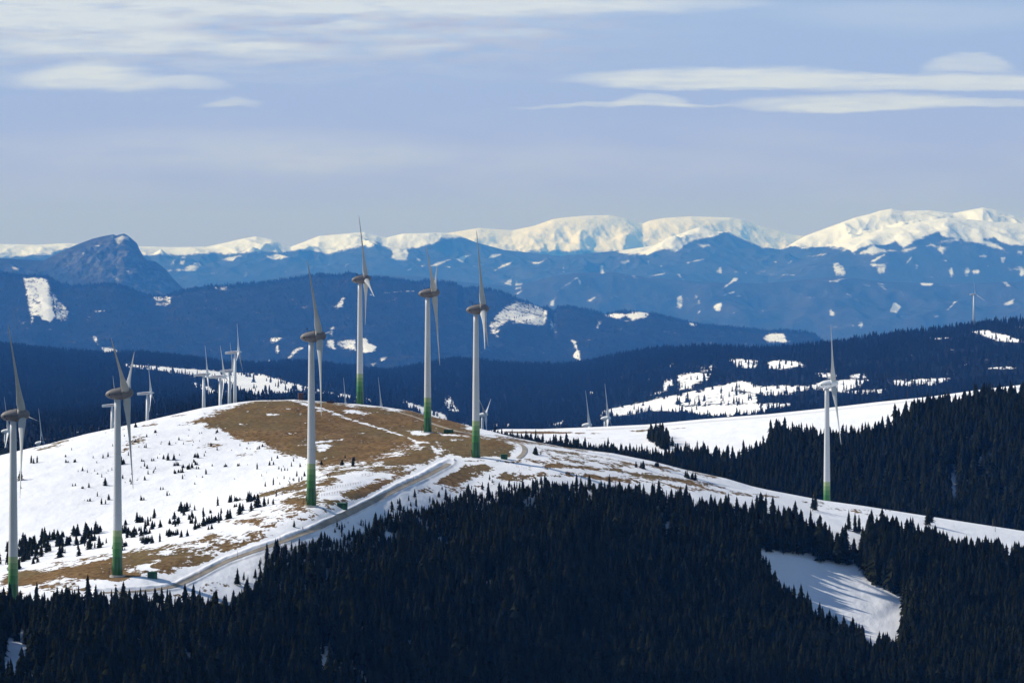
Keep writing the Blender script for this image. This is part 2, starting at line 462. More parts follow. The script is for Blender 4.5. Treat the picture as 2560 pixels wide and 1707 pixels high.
def mat_foliage(name, a, b):
    m, t, B, bs, out = mat_new(name)
    oi = B.node('ShaderNodeObjectInfo')
    n = B.noise(geo_pos(B), 0.9, 3, 0.6)
    f = B.m('ADD', B.m('MULTIPLY', oi.outputs['Random'], 0.6), B.m('MULTIPLY', n, 0.6), clamp=True)
    t.links.new(B.mix(f, a, b), bs.inputs['Base Color']); bs.inputs['Roughness'].default_value = 0.9
    bs.inputs['Specular IOR Level'].default_value = 0.0
    return m
M_NEAR = mat_near_ground()
M_FOL = mat_foliage('spruce_needles', (0.010, 0.013, 0.006), (0.022, 0.024, 0.011))
M_FOLFAR = mat_foliage('far_spruce_needles', (0.010, 0.014, 0.010), (0.020, 0.020, 0.017))
M_FOLD = mat_foliage('hazy_spruce_needles', (0.009, 0.012, 0.009), (0.018, 0.017, 0.015))
M_BARK = mat_simple('bark', (0.03, 0.024, 0.02), 0.9, 0.3, 2.0, spec=0.0)

# ------------------------------------------------------------------ near ground masks
R4 = lambda pts: [(640+a/3.672, 900+b/3.672) for a, b in pts]       # readings from enlarged views of the photograph
R2 = lambda pts: [(a/3.672, 1100+b/3.672) for a, b in pts]
R7 = lambda pts: [(1240+a/3.672, 1000+b/3.672) for a, b in pts]
R1 = lambda pts: [(a/3.672, 760+b/3.672) for a, b in pts]
R8 = lambda pts: [(1920+a/3.672, 940+b/3.672) for a, b in pts]
grass_polys = [
  (0.46, R2([(1000,1010),(1700,930),(2400,800),(2400,980),(1900,1060),(1500,1240),(600,1290),(300,1350),(200,1230)])), (0.40, R4([(0,1350),(500,1300),(820,1290),(700,1400),(450,1500),(100,1560),(-100,1500)])), (0.44, R4([(560,940),(1000,880),(1500,860),(1600,910),(1000,1010),(560,1090)])), (0.40, R4([(1400,1090),(1900,1150),(2300,1080),(2350,1120),(1900,1230),(1450,1210)])),
  # summit
  (1.0, D([(452,968),(500,948),(540,930),(585,921),(650,919),(700,921),(790,927),(860,936),(935,944),(960,958),(1000,985),(1010,1008),(960,1015),(955,1022),(900,1040),(868,1052),(800,1062),(745,1072),(722,1064),(700,1050),(660,1040),(600,1020),(545,1008),(500,985)])),
  (0.62, D([(540,1000),(660,985),(700,1010),(735,1045),(690,1052),(600,1030)])),
  (0.55, D([(420,975),(470,950),(560,925),(600,930),(520,990)])),
  # saddle right of it
  (0.95, D([(930,942),(990,952),(1050,965),(1075,985),(1098,1002),(1180,1018),(1185,1050),(1100,1056),(1040,1058),(1000,1056),(955,1068),(900,1075),(868,1070),(880,1058),(960,1030),(960,985)])),
  (0.55, D([(830,1060),(960,1020),(1010,1010),(1030,1058),(960,1075),(850,1092)])),
  (0.92, R4([(1200,450),(1450,470),(1560,520),(1700,590),(2000,690),(2350,760),(2350,900),(2120,880),(2000,720),(1700,640),(1550,560),(1300,500)])),
  (0.52, D([(1180,1010),(1210,1020),(1190,1045),(1120,1045)])),
  # around the third turbine
  (1.0, R4([(0,1240),(150,1190),(480,1110),(700,1095),(760,1110),(700,1140),(560,1165),(300,1210),(0,1260)])),
  (0.85, R4([(220,1280),(480,1190),(620,1180),(560,1270),(480,1330),(300,1330)])),
  (1.0, R4([(770,1220),(900,1190),(1010,1150),(1280,1080),(1360,1030),(1500,985),(1460,1010),(1330,1100),(1200,1190),(1090,1250),(950,1290),(850,1280),(800,1250)])),
  (0.8, R4([(570,1300),(820,1270),(880,1310),(640,1350)])),
  (0.75, R4([(220,1350),(420,1345),(620,1370),(560,1410),(430,1410)])),
  (0.7, R4([(300,1460),(640,1450),(560,1475),(380,1475)])), (0.6, R4([(70,1500),(230,1480),(200,1540),(80,1540)])), (0.7, R4([(-60,1450),(60,1470),(0,1500),(-80,1490)])),
  (0.62, R4([(560,1000),(850,960),(1200,900),(1500,880),(1560,905),(1100,950),(700,1010),(560,1040)])),
  (0.85, R4([(1020,930),(1200,880),(1500,860),(1680,900),(1500,925),(1150,940)])),
  (0.95, R4([(620,1040),(900,1000),(1250,955),(1500,945),(1250,985),(800,1040),(560,1085)])),
  (0.7, R4([(480,1060),(700,1040),(640,1070),(480,1100)])),
  (0.75, R4([(1100,1100),(1250,1050),(1430,1010),(1300,1100)])),
  # right of the road
  (0.97, R4([(1790,970),(2100,965),(2190,990),(2100,1030),(2050,1070),(1930,1110),(1850,1150),(1700,1150),(1620,1130),(1640,1090),(1790,1040),(1830,1010)])),
  (0.85, R4([(1430,1190),(1600,1170),(1620,1200),(1500,1215)])),
  (0.95, R7([(0,560),(250,545),(600,580),(1000,620),(1300,655),(1600,700),(1880,755),(2100,800),(1880,780),(1500,730),(1100,660),(750,625),(560,610),(470,620),(420,590),(200,575)])),
  (0.78, R7([(-20,700),(200,660),(600,670),(1000,695),(1250,720),(1400,760),(1000,740),(700,710),(400,700),(250,740),(60,740)])),
  (0.6, R7([(190,600),(350,590),(330,640),(220,640)])),
  (0.55, R7([(1300,740),(1700,790),(2300,850),(2700,900),(2350,880),(1600,810)])),
  (0.88, R7([(0,330),(200,350),(600,420),(1000,485),(900,480),(400,410),(0,350)])),
  (0.9, R7([(-60,350),(100,370),(190,410),(130,470),(110,540),(0,540),(-60,520)])),
  (0.40, R7([(340,430),(800,460),(1300,560),(1800,640),(2100,720),(1600,680),(900,590),(500,560)])),
  (0.5, R8([(300,1150),(500,1160),(700,1200),(1100,1290),(700,1240),(450,1190)])),
  # around the second and first turbine
  (1.0, R2([(0,1260),(150,1215),(500,1180),(700,1150),(850,1115),(1060,1070),(1200,1050),(1480,1045),(1560,1080),(1400,1110),(1280,1160),(1180,1200),(1200,1270),(1080,1300),(850,1285),(560,1250),(470,1260),(330,1330),(180,1350),(0,1330)])),
  (0.8, R2([(1280,1170),(1500,1080),(1700,1060),(1980,1050),(2120,1090),(1960,1100),(1860,1150),(1620,1180),(1600,1220),(1470,1240),(1420,1190)])),
  (0.95, R2([(1650,1080),(1900,1060),(1960,1080),(1860,1115),(1700,1120)])),
  (0.62, R2([(1540,1000),(1750,950),(1900,890),(2060,850),(2050,880),(2100,930),(2300,900),(2500,880),(2350,990),(2080,1000),(1900,1050),(1620,1070)])),
  (0.8, R2([(1830,910),(1960,870),(1900,960),(1700,990)])),
  (0.9, R2([(730,1370),(900,1340),(1250,1320),(1480,1330),(1300,1360),(1000,1400),(860,1400)])),
  (0.55, R2([(350,1340),(600,1260),(860,1300),(700,1370),(400,1400)])),
  (0.7, R2([(0,1330),(120,1340),(200,1400),(90,1500),(0,1450)])),
  (0.55, R2([(2060,750),(2300,725),(2500,740),(2400,800),(2200,770)])), (0.95, R2([(2070,745),(2350,720),(2500,735),(2350,765)])),
  (0.42, R2([(1700,1340),(2000,1280),(2130,1340),(1900,1420),(1750,1390)])), (0.55, R2([(1400,1400),(1700,1400),(1900,1440),(1500,1430)])),
  (0.55, R2([(210,1200),(650,1130),(640,1150),(300,1210)])), (0.6, R2([(420,1120),(900,1070),(940,1085),(500,1130)])),
  # slivers on the left flank
  (0.8, R1([(320,1330),(480,1280),(640,1245),(500,1300),(380,1345)])), (0.6, R1([(1100,1330),(1180,1260),(1290,1200),(1340,1250),(1240,1320),(1120,1350)])),
  (0.7, R1([(1240,1215),(1300,1205),(1250,1230)])), (0.65, R1([(970,1175),(1100,1140),(1180,1145),(1030,1175)])),
  (0.7, R1([(1340,1115),(1430,1090),(1400,1115)])), (0.6, R1([(1580,1030),(1690,1010),(1620,1035)])),
  (0.6, R1([(1820,1320),(1930,1280),(2060,1280),(1900,1325)])), (0.5, R1([(1680,1260),(1780,1245),(1700,1265)])), (0.62, R1([(2180,1395),(2350,1345),(2400,1350),(2260,1400)])),
  (0.75, R1([(1700,1110),(1850,1060),(2000,1030),(1900,1080)])), (0.7, R1([(1990,1200),(2200,1150),(2350,1160),(2100,1200)])),
  (0.6, R2([(1500,660),(1740,605),(1730,618),(1520,670)])), (0.6, R2([(2150,560),(2400,500),(2400,515),(2200,565)])),
]
snow_polys = [   # snow lying inside the grass
  (1.0, R4([(350,375),(480,405),(560,430),(700,470),(800,515),(950,565),(1150,625),(1400,705),(1480,745),(1580,745),(1600,760),(1480,765),(1390,715),(1140,632),(900,560),(700,480),(560,440),(470,418)])),
  (0.9, R4([(780,455),(900,455),(1080,490),(1000,500),(830,480)])), (0.8, R4([(200,440),(310,437),(300,450),(190,450)])), (0.8, R4([(90,490),(210,495),(180,510),(110,505)])),
  (0.85, R4([(550,460),(630,460),(620,472),(555,474)])), (0.6, R4([(600,450),(800,510),(1000,580),(900,570),(700,500)])),
  (0.95, R4([(380,785),(600,740),(800,722),(790,735),(560,765),(400,790)])), (1.0, R4([(555,775),(650,768),(715,790),(640,808),(555,812)])), (0.9, R4([(560,820),(650,815),(620,835),(560,838)])),
  (0.8, R4([(560,690),(720,690),(640,710)])), (1.0, R4([(1390,650),(1480,645),(1560,655),(1620,668),(1540,690),(1430,690)])), (0.6, R4([(1000,580),(1180,640),(1320,690),(1180,650)])),
  (0.9, R4([(1640,640),(1720,680),(1880,685),(2010,705),(1960,712),(1850,695),(1700,690)])),
  (0.9, R4([(1820,900),(2000,890),(2190,885),(2250,905),(2000,915),(1850,918)])),
  (0.65, R4([(1560,745),(1640,790),(1700,850),(1690,900),(1600,910),(1650,870),(1600,800)])), (0.6, R4([(1650,740),(1720,790),(1700,830),(1660,790)])),
  (0.9, R2([(690,1300),(900,1295),(1150,1290),(1230,1250),(1300,1270),(1480,1310),(1300,1325),(1180,1318),(900,1320),(700,1325)])),
  (0.85, R2([(1260,1180),(1330,1150),(1430,1190),(1380,1205)])), (0.9, R7([(190,385),(260,430),(270,480),(200,540),(130,540),(150,470),(190,420)])),
]
forest_polys = [   # ground covered by the dark spruce wood
  (1.0, R2([(-1400,1560),(-300,1540),(80,1540),(300,1510),(560,1490),(900,1490),(1100,1500),(1500,1500),(1600,1530),(1840,1570),(2100,1590),(2250,1500),(2260,1370),(2330,1400),(2400,1300),(2500,1280)])+
        [(660,1398),(675,1388),(735,1366),(831,1352),(912,1338),(945,1322),(975,1306),(1050,1287),(1087,1280),(1136,1258)]+D([(1085,1146),(1120,1145),(1200,1130),(1230,1118),(1300,1125),(1420,1140),(1520,1150),(1640,1165),(1740,1188),(1820,1205),(1840,1215),(1900,1255),(1985,1285),(1960,1300),(1880,1290),(1800,1270),(1745,1262),(1735,1320),(1770,1375),(1830,1420),(1880,1460),(1940,1500),(2000,1530),(2062,1540),(2082,1470),(2072,1372),(2000,1335),(1975,1300),(1990,1250),(2000,1240),(2080,1255),(2140,1290),(2190,1300),(2280,1310),(2352,1330),(2600,1380),(3150,1440),(3150,1760),(-700,1760),(-700,1440)])),
]
SPARSE = [(0.55, [(560,1440),(650,1405),(700,1372),(800,1335),(900,1300),(960,1265),(1060,1240),(1130,1215),(1220,1205),(1300,1215),(1300,1260),(1100,1300),(950,1360),(700,1420),(600,1480)]), (0.4, [(1300,1215),(1500,1215),(1800,1270),(2000,1310),(2000,1340),(1500,1270)])]
forest_gaps = [(1.0, [(2132,1335),(2172,1338),(2166,1400),(2140,1415),(2120,1400)]), (1.0, D([(0,1575),(0,1500),(20,1470),(70,1480),(60,1540),(160,1560),(130,1580)])), (0.8, D([(860,1215),(925,1230),(920,1260),(880,1250)])), (0.7, D([(1200,1160),(1230,1150),(1240,1200),(1210,1210)])), (0.6, D([(1280,1140),(1320,1142),(1320,1165),(1290,1165)])),
   (0.65, D([(2350,1410),(2400,1400),(2400,1500),(2340,1490)])), (0.7, D([(1010,1235),(1050,1230),(1060,1275),(1020,1290)]))]

def near_masks():
    L = near
    wob = 4.0*fbm(L.X/18, L.Y/60, 3)
    wob2 = 9.0*fbm(L.X/9, L.Y/9, 4, 0.65)
    g = paint(L.U+wob2, L.V+wob+wob2*0.35, grass_polys, 34, 2.6)
    s = paint(L.U+wob2, L.V+wob*0.15+wob2*0.2, snow_polys, 12, 2.2)
    d, side = line_dist(L.U, L.V, ROAD_MAIN, 1.6)
    g *= np.clip((d-24)/14, 0, 1)
    g = g*(1-s)*1.12
    g = np.where(L.front, g, 0.35*g)
    fo = paint(L.U, L.V, forest_polys, 10, 1.6)
    fo *= 1-paint(L.U, L.V, forest_gaps, 20, 1.0)
    dirt = 0.55*np.exp(-((d-12)/4.0)**2)*(L.V > 1152)
    dirt = dirt*np.clip(0.5+fbm(L.X/5, L.Y/9, 3), 0, 1)
    L.grass = g; L.forest = fo
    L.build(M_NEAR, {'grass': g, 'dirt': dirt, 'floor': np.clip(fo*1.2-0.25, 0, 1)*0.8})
near_masks()

# ------------------------------------------------------------------ far hills
def rowc(off): return lambda xs, kY, ky: ky['crest']+off
def simple_hill(name, x0, x1, nx, crest, crestY, rows, sub, back=120, backY=700, valley=-2200, ks=1.0):
    """rows: list of (y-spec, Y-spec) in front of the crest, bottom first"""
    n = len(rows)
    R = rows+[(crest, crestY)]
    R.append((lambda xs, kY, ky, n=n: ky[n]+back*0.35, [(x, Y+backY) for x, Y in crestY]))
    R.append((lambda xs, kY, ky, n=n: ky[n]+back*1.6, [(x, Y+2.2*backY) for x, Y in crestY]))
    return Loft(name, x0, x1, nx, R, sub+[12, 10, 8], n, valley=valley, lin=(n,), ks=ks)

# B: snowfield and wood right of the main hill
B_CREST = [(700,1130),(900,1110),(1100,1085),(1225,1076),(1259,1072),(1357,1072),(1466,1068),(1616,1061),(1752,1048),(1880,1038),(1920,1035),(2056,1021),(2192,1005),(2328,991),(2465,972),(2560,961),(2760,935),(2960,915)]
hillB = simple_hill('snow_field_hill', 900, 3460, 1280, B_CREST, [(700,7000),(1225,6900),(1800,6800),(2300,6600),(2960,6500)],
    [([(700,1500),(2960,1560)], [(700,5300),(2960,5200)]), ([(700,1300),(1500,1260),(2000,1330),(2960,1380)], [(700,5700),(2960,5500)]),
     ([(700,1150),(1300,1095),(1620,1110),(1880,1118),(2056,1115),(2328,1085),(2560,1050),(2960,1020)], [(700,6400),(1300,6500),(2000,6100),(2960,6000)])], [20, 90, 90], back=200, ks=0.5, valley=-520)
hillB.Z += hillB.lock(30)*(1.5*fbm(hillB.X/90, hillB.Y/120, 4)); hillB.refresh(); hillB.prep()
B_FOREST = [(1.0, [(1150,1084),(1259,1090),(1330,1103),(1400,1113),(1480,1128),(1530,1132),(1610,1140),(1645,1150),(1700,1140),(1780,1150),(1850,1160),(1900,1150)]+
    R8([(0,620),(80,560),(180,590),(400,580),(560,640),(780,620),(850,600),(1050,540),(1150,500),(1200,400),(1350,390),(1600,320),(1750,330),(1980,260),(2100,230),(2350,220),(3200,120),(5600,-60),(5600,2600),(0,2600)])+[(1150,1600)]),
    (0.9, R7([(1385,310),(1440,290),(1480,300),(1540,340),(1620,400),(1560,440),(1480,400),(1400,345)]))]
B_GAPS = [(1.0, [(x-w, y0), (x+w, y0-4), (x+w*0.7, y1), (x-w*0.8, y1)]) for x, w, y0, y1 in ((2386,9,1170,1290),(2452,7,1140,1240),(2428,6,1190,1250),(2210,8,1180,1225),(2156,7,1185,1220),(2345,7,1150,1215),(2300,6,1200,1290),(2505,7,1230,1310),(2475,6,1120,1180),(2030,8,1140,1165),(2260,5,1190,1240))]
hillB.forest = paint(hillB.U, hillB.V-6, B_FOREST, 8, 1.5)*(1-paint(hillB.U, hillB.V, B_GAPS, 5, 1.0))
gB = paint(hillB.U, hillB.V, [(0.9, R7([(60,285),(400,285),(700,290),(690,305),(350,310),(80,300)])),(0.8, R7([(700,298),(830,300),(760,310)])),(0.8, R7([(870,295),(980,300),(960,312),(870,310)])),
     (0.85, R7([(1220,275),(1400,270),(1550,265),(1540,280),(1400,285),(1250,290)])),(0.7, R7([(1610,265),(1750,248),(1740,258)])),(0.45, R7([(520,330),(800,335),(1000,350),(700,350)]))], 9, 3.0)
dB, _ = line_dist(hillB.U, hillB.V, [(x, y+7) for x, y in B_CREST if x > 1400], 1.0)
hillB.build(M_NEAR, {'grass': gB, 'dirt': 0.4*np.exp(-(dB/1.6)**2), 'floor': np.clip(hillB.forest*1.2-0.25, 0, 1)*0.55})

# C: dark wooded ridge with clearings
C_CREST = [(-400,860),(0,866),(95,876),(259,890),(354,888),(490,902),(572,914),(640,916),(722,910),(776,910),(904,926),(967,933),(1008,927),(1048,919),(1103,908),(1144,903),(1280,916),(1400,918),(1471,911),(1526,896),(1648,877),(1771,872),(1880,878),(1920,878),(2083,863),(2220,843),(2356,828),(2437,816),(2560,804),(2760,790),(2960,780)]
hillC = simple_hill('wooded_ridge', -360, 2920, 1100, C_CREST, [(-400,19000),(1200,19300),(2000,15200),(2960,13000)],
    [([(-400,1400),(2960,1420)], [(-400,3800),(2960,3800)]),
     ([(-400,1150),(38,1140),(300,1120),(520,1060),(700,1040),(900,1110),(1200,1170),(1500,1225),(2000,1200),(2960,1150)], [(-400,4200),(700,4250),(1500,4600),(2960,4700)]),
     ([(-400,1040),(300,1010),(600,990),(900,1010),(1200,1060),(1500,1060),(2000,1000),(2960,930)], [(-400,10500),(1200,11000),(2000,10200),(2960,9500)])], [14, 80, 130], back=150, backY=900)
hillC.Z += hillC.lock(40)*(14*fbm(hillC.X/420, hillC.Y/500, 4)); hillC.refresh(); hillC.prep()
R5 = lambda pts: [(1240+a/3.672, 700+b/3.672) for a, b in pts]
R6 = lambda pts: [(1920+a/3.672, 640+b/3.672) for a, b in pts]
R3 = lambda pts: [(640+a/3.672, 500+b/3.672) for a, b in pts]
C_SNOW = [
  (1.0, R1([(1000,535),(1100,545),(1300,560),(1500,575),(1750,598),(2000,612),(2200,625),(2400,640),(2550,690),(2700,760),(2350,815),(2200,790),(2050,720),(1850,660),(1700,640),(1550,625),(1400,600),(1200,580),(1080,552)])),
  (0.8, R1([(1700,700),(1830,730),(2000,790),(2130,840),(2240,890),(2100,880),(1900,810),(1780,740)])),
  (1.0, R4([(-60,120),(60,128),(200,170),(350,215),(500,250),(640,285),(800,310),(950,340),(1060,365),(1050,400),(900,375),(700,320),(480,290),(300,300),(150,330),(0,350),(-80,300)])),
  (0.75, R4([(-60,190),(100,220),(380,290),(200,340),(-60,300)])),
  (0.95, R4([(1340,365),(1450,400),(1560,440),(1700,490),(1740,520),(1760,560),(1980,600),(1990,640),(1700,600),(1560,520),(1500,500),(1390,430)])),
  (0.7, R4([(1700,350),(1780,330),(1820,370),(1870,470),(1860,490),(1790,465),(1740,420)])),
  (0.7, R5([(1400,1060),(1530,1000),(1530,910),(1620,900),(1640,960),(1520,1040)])), (0.8, R5([(1650,880),(1780,850),(1990,855),(1940,920),(1830,950),(1780,990),(1680,1010)])),
  (0.75, R5([(2140,730),(2250,715),(2400,740),(2400,810),(2270,810),(2180,780)])), (1.0, R6([(0,970),(60,955),(260,965),(335,1000),(300,1020),(150,1035),(0,1030)])),
  (1.0, R5([(950,1215),(1100,1170),(1300,1130),(1600,1060),(1900,1000),(2200,935),(2270,920),(2440,990),(2460,1060),(2200,1000),(2100,1040),(1900,1060),(1700,1070),(1640,1130),(1700,1160),(2180,1140),(2480,1130),(2480,1215),(2100,1250),(1950,1245),(1720,1210),(1560,1200),(1400,1200),(1250,1230),(1100,1245),(960,1235)])),
  (0.75, R5([(1640,1060),(2200,1020),(2400,1040),(2400,1130),(1700,1150)])),
  (0.85, R6([(-120,1195),(160,1180),(350,1190),(450,1170),(640,1140),(780,1130),(960,1140),(820,1190),(700,1240),(1070,1225),(1060,1255),(850,1265),(640,1250),(400,1215),(200,1270),(-60,1290)])),
  (0.85, R6([(450,1075),(600,1070),(640,1100),(560,1120),(480,1110)])), (0.7, R6([(750,1075),(900,1080),(900,1130),(760,1120)])),
  (0.8, R6([(1080,1140),(1300,1130),(1500,1120),(1680,1130),(1540,1180),(1400,1190),(1300,1200),(1150,1180)])), (0.75, R6([(0,1340),(200,1350),(240,1380),(100,1400),(0,1400)])),
  (1.0, R6([(1870,695),(2050,680),(2060,700),(2200,730),(2330,780),(2400,800),(2200,790),(2060,765),(1960,720)])), (0.7, R6([(1500,755),(1700,735),(1690,760),(1540,768)])), (0.75, R6([(2000,1030),(2200,1008),(2280,1030),(2100,1038)])), (0.7, R6([(2270,655),(2400,650),(2400,660)])),
  (0.6, R5([(1560,775),(1620,770),(1610,810)])), (0.5, R5([(1750,820),(1950,770),(2080,820),(1900,840)])), (0.8, R5([(430,1355),(560,1310),(645,1272),(620,1330),(560,1360)])), (0.7, R5([(820,1000),(880,1010),(910,1060),(860,1050)])), (0.6, R5([(940,1200),(1000,1210),(960,1240)])),
  (0.75, R1([(230,490),(285,492),(260,508)])), (0.7, R1([(1110,930),(1180,930),(1290,985),(1220,985)])), (0.55, R1([(1170,915),(1250,930),(1290,970)])), (0.42, R1([(560,1150),(800,1170),(780,1200),(640,1190)])),
  (0.6, R4([(2160,570),(2350,580),(2350,620),(2180,610)])),
]
C_FROST = [(0.35, R1([(1300,700),(1500,690),(1680,780),(1650,820),(1450,790)])), (0.25, R1([(600,740),(1000,700),(1100,800),(700,900)])), (0.4, R4([(480,180),(700,220),(640,260),(480,240)])), (0.35, R4([(1100,260),(1500,280),(1540,340),(1200,330)])), (0.30, R5([(0,900),(200,1000),(180,1120),(20,1120)]))]
wC = 7*fbm(hillC.X/40, hillC.Y/90, 4, 0.65)
snC = paint(hillC.U+wC, hillC.V+0.4*wC, C_SNOW, 13, 2.0)
frC = paint(hillC.U, hillC.V, C_FROST, 30, 1.5)
hillC.snow = snC
M_C = mat_range('ridge_wood_floor', 60, 3.2, (0.010, 0.013, 0.010), (0.018, 0.015, 0.015), bd=6)
hillC.build(M_C, {'snow': snC, 'frost': frC})

# D: blue wooded range
D_CREST = [(-400,690),(-100,680),(0,682),(54,690),(122,693),(152,712),(191,716),(286,709),(327,723),(362,738),(408,742),(457,727),(525,717),(599,713),(640,710),(708,701),(776,691),(798,686),(844,691),(871,685),(899,690),(926,696),(967,696),(1048,708),(1065,702),(1144,711),(1157,723),(1185,720),(1240,727),(1308,754),(1360,772),(1368,767),(1384,784),(1392,771),(1417,767),(1471,777),(1512,787),(1553,780),(1599,780),(1629,784),(1703,802),(1757,814),(1812,819),(1880,825),(1920,830),(1966,827),(2037,836),(2056,854),(2120,880),(2250,930),(2500,960),(2960,980)]
hillD = simple_hill('blue_wooded_range', -360, 2700, 1000, D_CREST, [(-400,36500),(2960,36000)],
    [([(-400,1060),(2960,1090)], [(-400,25500),(2960,25500)]), ([(-400,960),(600,960),(1500,960),(2100,980),(2960,1040)], [(-400,29000),(2960,29000)]),
     ([(-400,820),(300,830),(900,815),(1400,860),(1900,890),(2200,940),(2960,1000)], [(-400,33000),(2960,33000)])], [10, 60, 90], back=120, backY=1000)
hillD.Z += hillD.lock(50)*(60*fbm(hillD.X/900, hillD.Y/1600, 4)+45*ridged(hillD.X/800, hillD.Y/3000, 3)-20); hillD.refresh(); hillD.prep()
RA1 = lambda pts: [(a/3.672, 500+b/3.672) for a, b in pts]
RA2 = lambda pts: [(1280+a/3.672, 500+b/3.672) for a, b in pts]
RA3 = lambda pts: [(1920+a/3.672, 480+b/3.672) for a, b in pts]
D_SNOW = [
  (0.68, RA1([(210,715),(300,705),(420,715),(450,790),(480,900),(495,1010),(500,1080),(460,1115),(400,1105),(355,1070),(320,1070),(290,1160),(260,980),(240,850)])), (1.1, RA1([(330,780),(400,790),(440,880),(500,1060),(460,1120),(395,1100),(370,960)])),  # shade painted in: greyer snow on the clearing's left, lit strip whiter
  (0.5, RA1([(430,720),(480,850),(560,930),(640,1020),(610,1120),(560,1120),(500,1080),(480,900)])),
  (0.8, RA1([(930,1355),(1050,1360),(1130,1420),(1050,1440),(960,1420)])), (0.6, RA1([(720,1410),(820,1405),(800,1420)])),
  (0.6, RA1([(1410,880),(1580,880),(1570,960),(1500,980),(1420,960)])), (0.6, RA1([(1960,800),(2120,790),(2060,830),(1980,825)])), (0.55, RA1([(850,1250),(890,1250),(905,1340),(880,1330)])),
  (0.42, RA1([(850,1010),(970,1000),(960,1030),(860,1030)])), (0.5, RA1([(790,1040),(820,1060),(805,1090)])), (0.4, RA1([(150,1110),(280,1100),(200,1150)])),
  (1.0, R3([(970,1275),(1010,1270),(1030,1310),(1110,1350),(1080,1390),(1000,1410),(970,1400)])), (0.7, R3([(730,1290),(920,1280),(920,1380),(830,1370),(740,1330)])), (0.65, R3([(640,1280),(720,1270),(730,1380),(650,1350)])),
  (0.75, R3([(130,1265),(225,1262),(200,1295),(140,1300)])), (0.8, R3([(180,1340),(215,1330),(205,1410),(180,1410)])), (0.75, R3([(290,1450),(380,1355),(470,1335),(380,1390),(330,1440)])), (0.65, R3([(80,1510),(150,1420),(130,1470),(110,1510)])),
  (0.65, R3([(730,970),(800,880),(820,900),(800,980),(740,1000)])), (0.6, R3([(1130,1450),(1200,1440),(1180,1480),(1140,1480)])), (0.5, R3([(1060,1500),(1120,1480),(1070,1520)])), (0.5, R3([(700,1160),(730,1150),(710,1260),(640,1230)])),
  (0.7, R3([(1040,700),(1220,705),(1200,716),(1050,712)])), (0.7, R3([(1440,735),(1530,735),(1510,748)])), (0.55, R3([(1040,870),(1100,850),(1520,830),(1300,850),(1100,870),(1070,890)])),
  (0.62, R5([(-60,390),(60,260),(200,190),(290,220),(440,250),(480,300),(440,420),(360,420),(230,400),(120,370),(40,430),(30,540),(-10,530),(-60,440)])),
  (0.85, R5([(300,220),(440,240),(450,268),(380,260)])), (0.6, R5([(490,320),(530,400),(550,480),(500,450)])), (0.85, R5([(670,530),(740,570),(740,620),(770,650),(765,700),(800,755),(740,740),(710,700),(730,640),(700,580)])), (0.5, R5([(640,640),(720,620),(660,670)])),
  (1.0, R5([(985,325),(1080,305),(1180,310),(1180,330),(1140,360),(1050,340)])), (0.9, R5([(1190,310),(1300,280),(1430,295),(1400,325),(1330,350),(1260,370),(1200,340)])), (0.6, R5([(1170,370),(1220,370),(1200,385)])),
  (0.6, R5([(930,360),(985,370),(930,450),(920,460)])), (0.55, R5([(1120,465),(1190,410),(1200,412),(1140,460)])), (0.85, R5([(1750,385),(1845,395),(1830,430),(1760,405)])), (0.6, R5([(1870,405),(1920,410),(1900,420)])),
  (0.9, R6([(0,710),(60,705),(150,710),(175,780),(140,795),(0,790),(-40,760)])), (0.55, R6([(180,780),(230,770),(200,795)])), (0.5, R6([(400,800),(490,800),(440,810)])), (0.5, R6([(490,720),(560,720),(530,750)])),
]
wD = 4*fbm(hillD.X/60, hillD.Y/140, 4, 0.65)
snD = paint(hillD.U+wD, hillD.V+0.5*wD, D_SNOW, 9, 1.2)
hillD.snow = snD
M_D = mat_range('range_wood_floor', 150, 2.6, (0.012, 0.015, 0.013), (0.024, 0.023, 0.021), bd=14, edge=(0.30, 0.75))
hillD.build(M_D, {'snow': snD, 'frost': 0*snD})

# E: rocky crag
E_CREST = [(-400,655),(0,646),(109,651),(136,637),(191,612),(231,597),(260,590),(283,586),(291,589),(300,586),(310,584),(318,588),(327,595),(343,609),(348,622),(354,633),(365,650),(389,654),(403,664),(417,677),(436,699),(457,721),(500,760),(700,830),(1000,860)]
hillE = simple_hill('rocky_peak', -360, 980, 560, E_CREST, [(-400,48000),(1000,48000)],
    [([(-400,960),(1000,980)], [(-400,40000),(1000,40000)]), ([(-400,760),(200,760),(420,790),(600,880),(1000,950)], [(-400,44500),(1000,44000)])], [10, 130], back=200, backY=900)
hillE.Z += hillE.lock(25)*(70*ridged(hillE.X/420, hillE.Y/900, 5, 0.55)-20); hillE.refresh()
E_SNOW = [(0.5, RA1([(1040,350),(1120,320),(1190,330),(1200,390),(1140,370),(1090,420),(1060,400)])), (0.65, RA1([(1000,345),(1060,318),(1060,330)])), (0.62, RA1([(860,420),(910,410),(945,440),(900,430)])), (0.6, RA1([(1140,640),(1200,640),(1190,670),(1150,665)])), (0.55, RA1([(1265,595),(1320,605),(1300,620)])),
          (0.42, RA1([(1000,660),(1070,660),(1110,770),(1040,740)])), (0.42, RA1([(600,590),(660,600),(640,660),(610,640)])), (0.42, RA1([(80,590),(190,620),(180,670),(110,640)])), (0.5, RA1([(40,610),(80,620),(60,640)])), (0.4, RA1([(740,480),(790,470),(760,560)]))]
snE = paint(hillE.U, hillE.V, E_SNOW, 7, 1.0)
rockE = np.clip(paint(hillE.U, hillE.V, [(1.0, RA1([(1040,340),(1200,330),(1330,520),(1450,570),(1560,680),(1690,830),(1300,880),(1000,740),(600,640),(500,500),(780,420)]))], 40, 1.0), 0, 1)
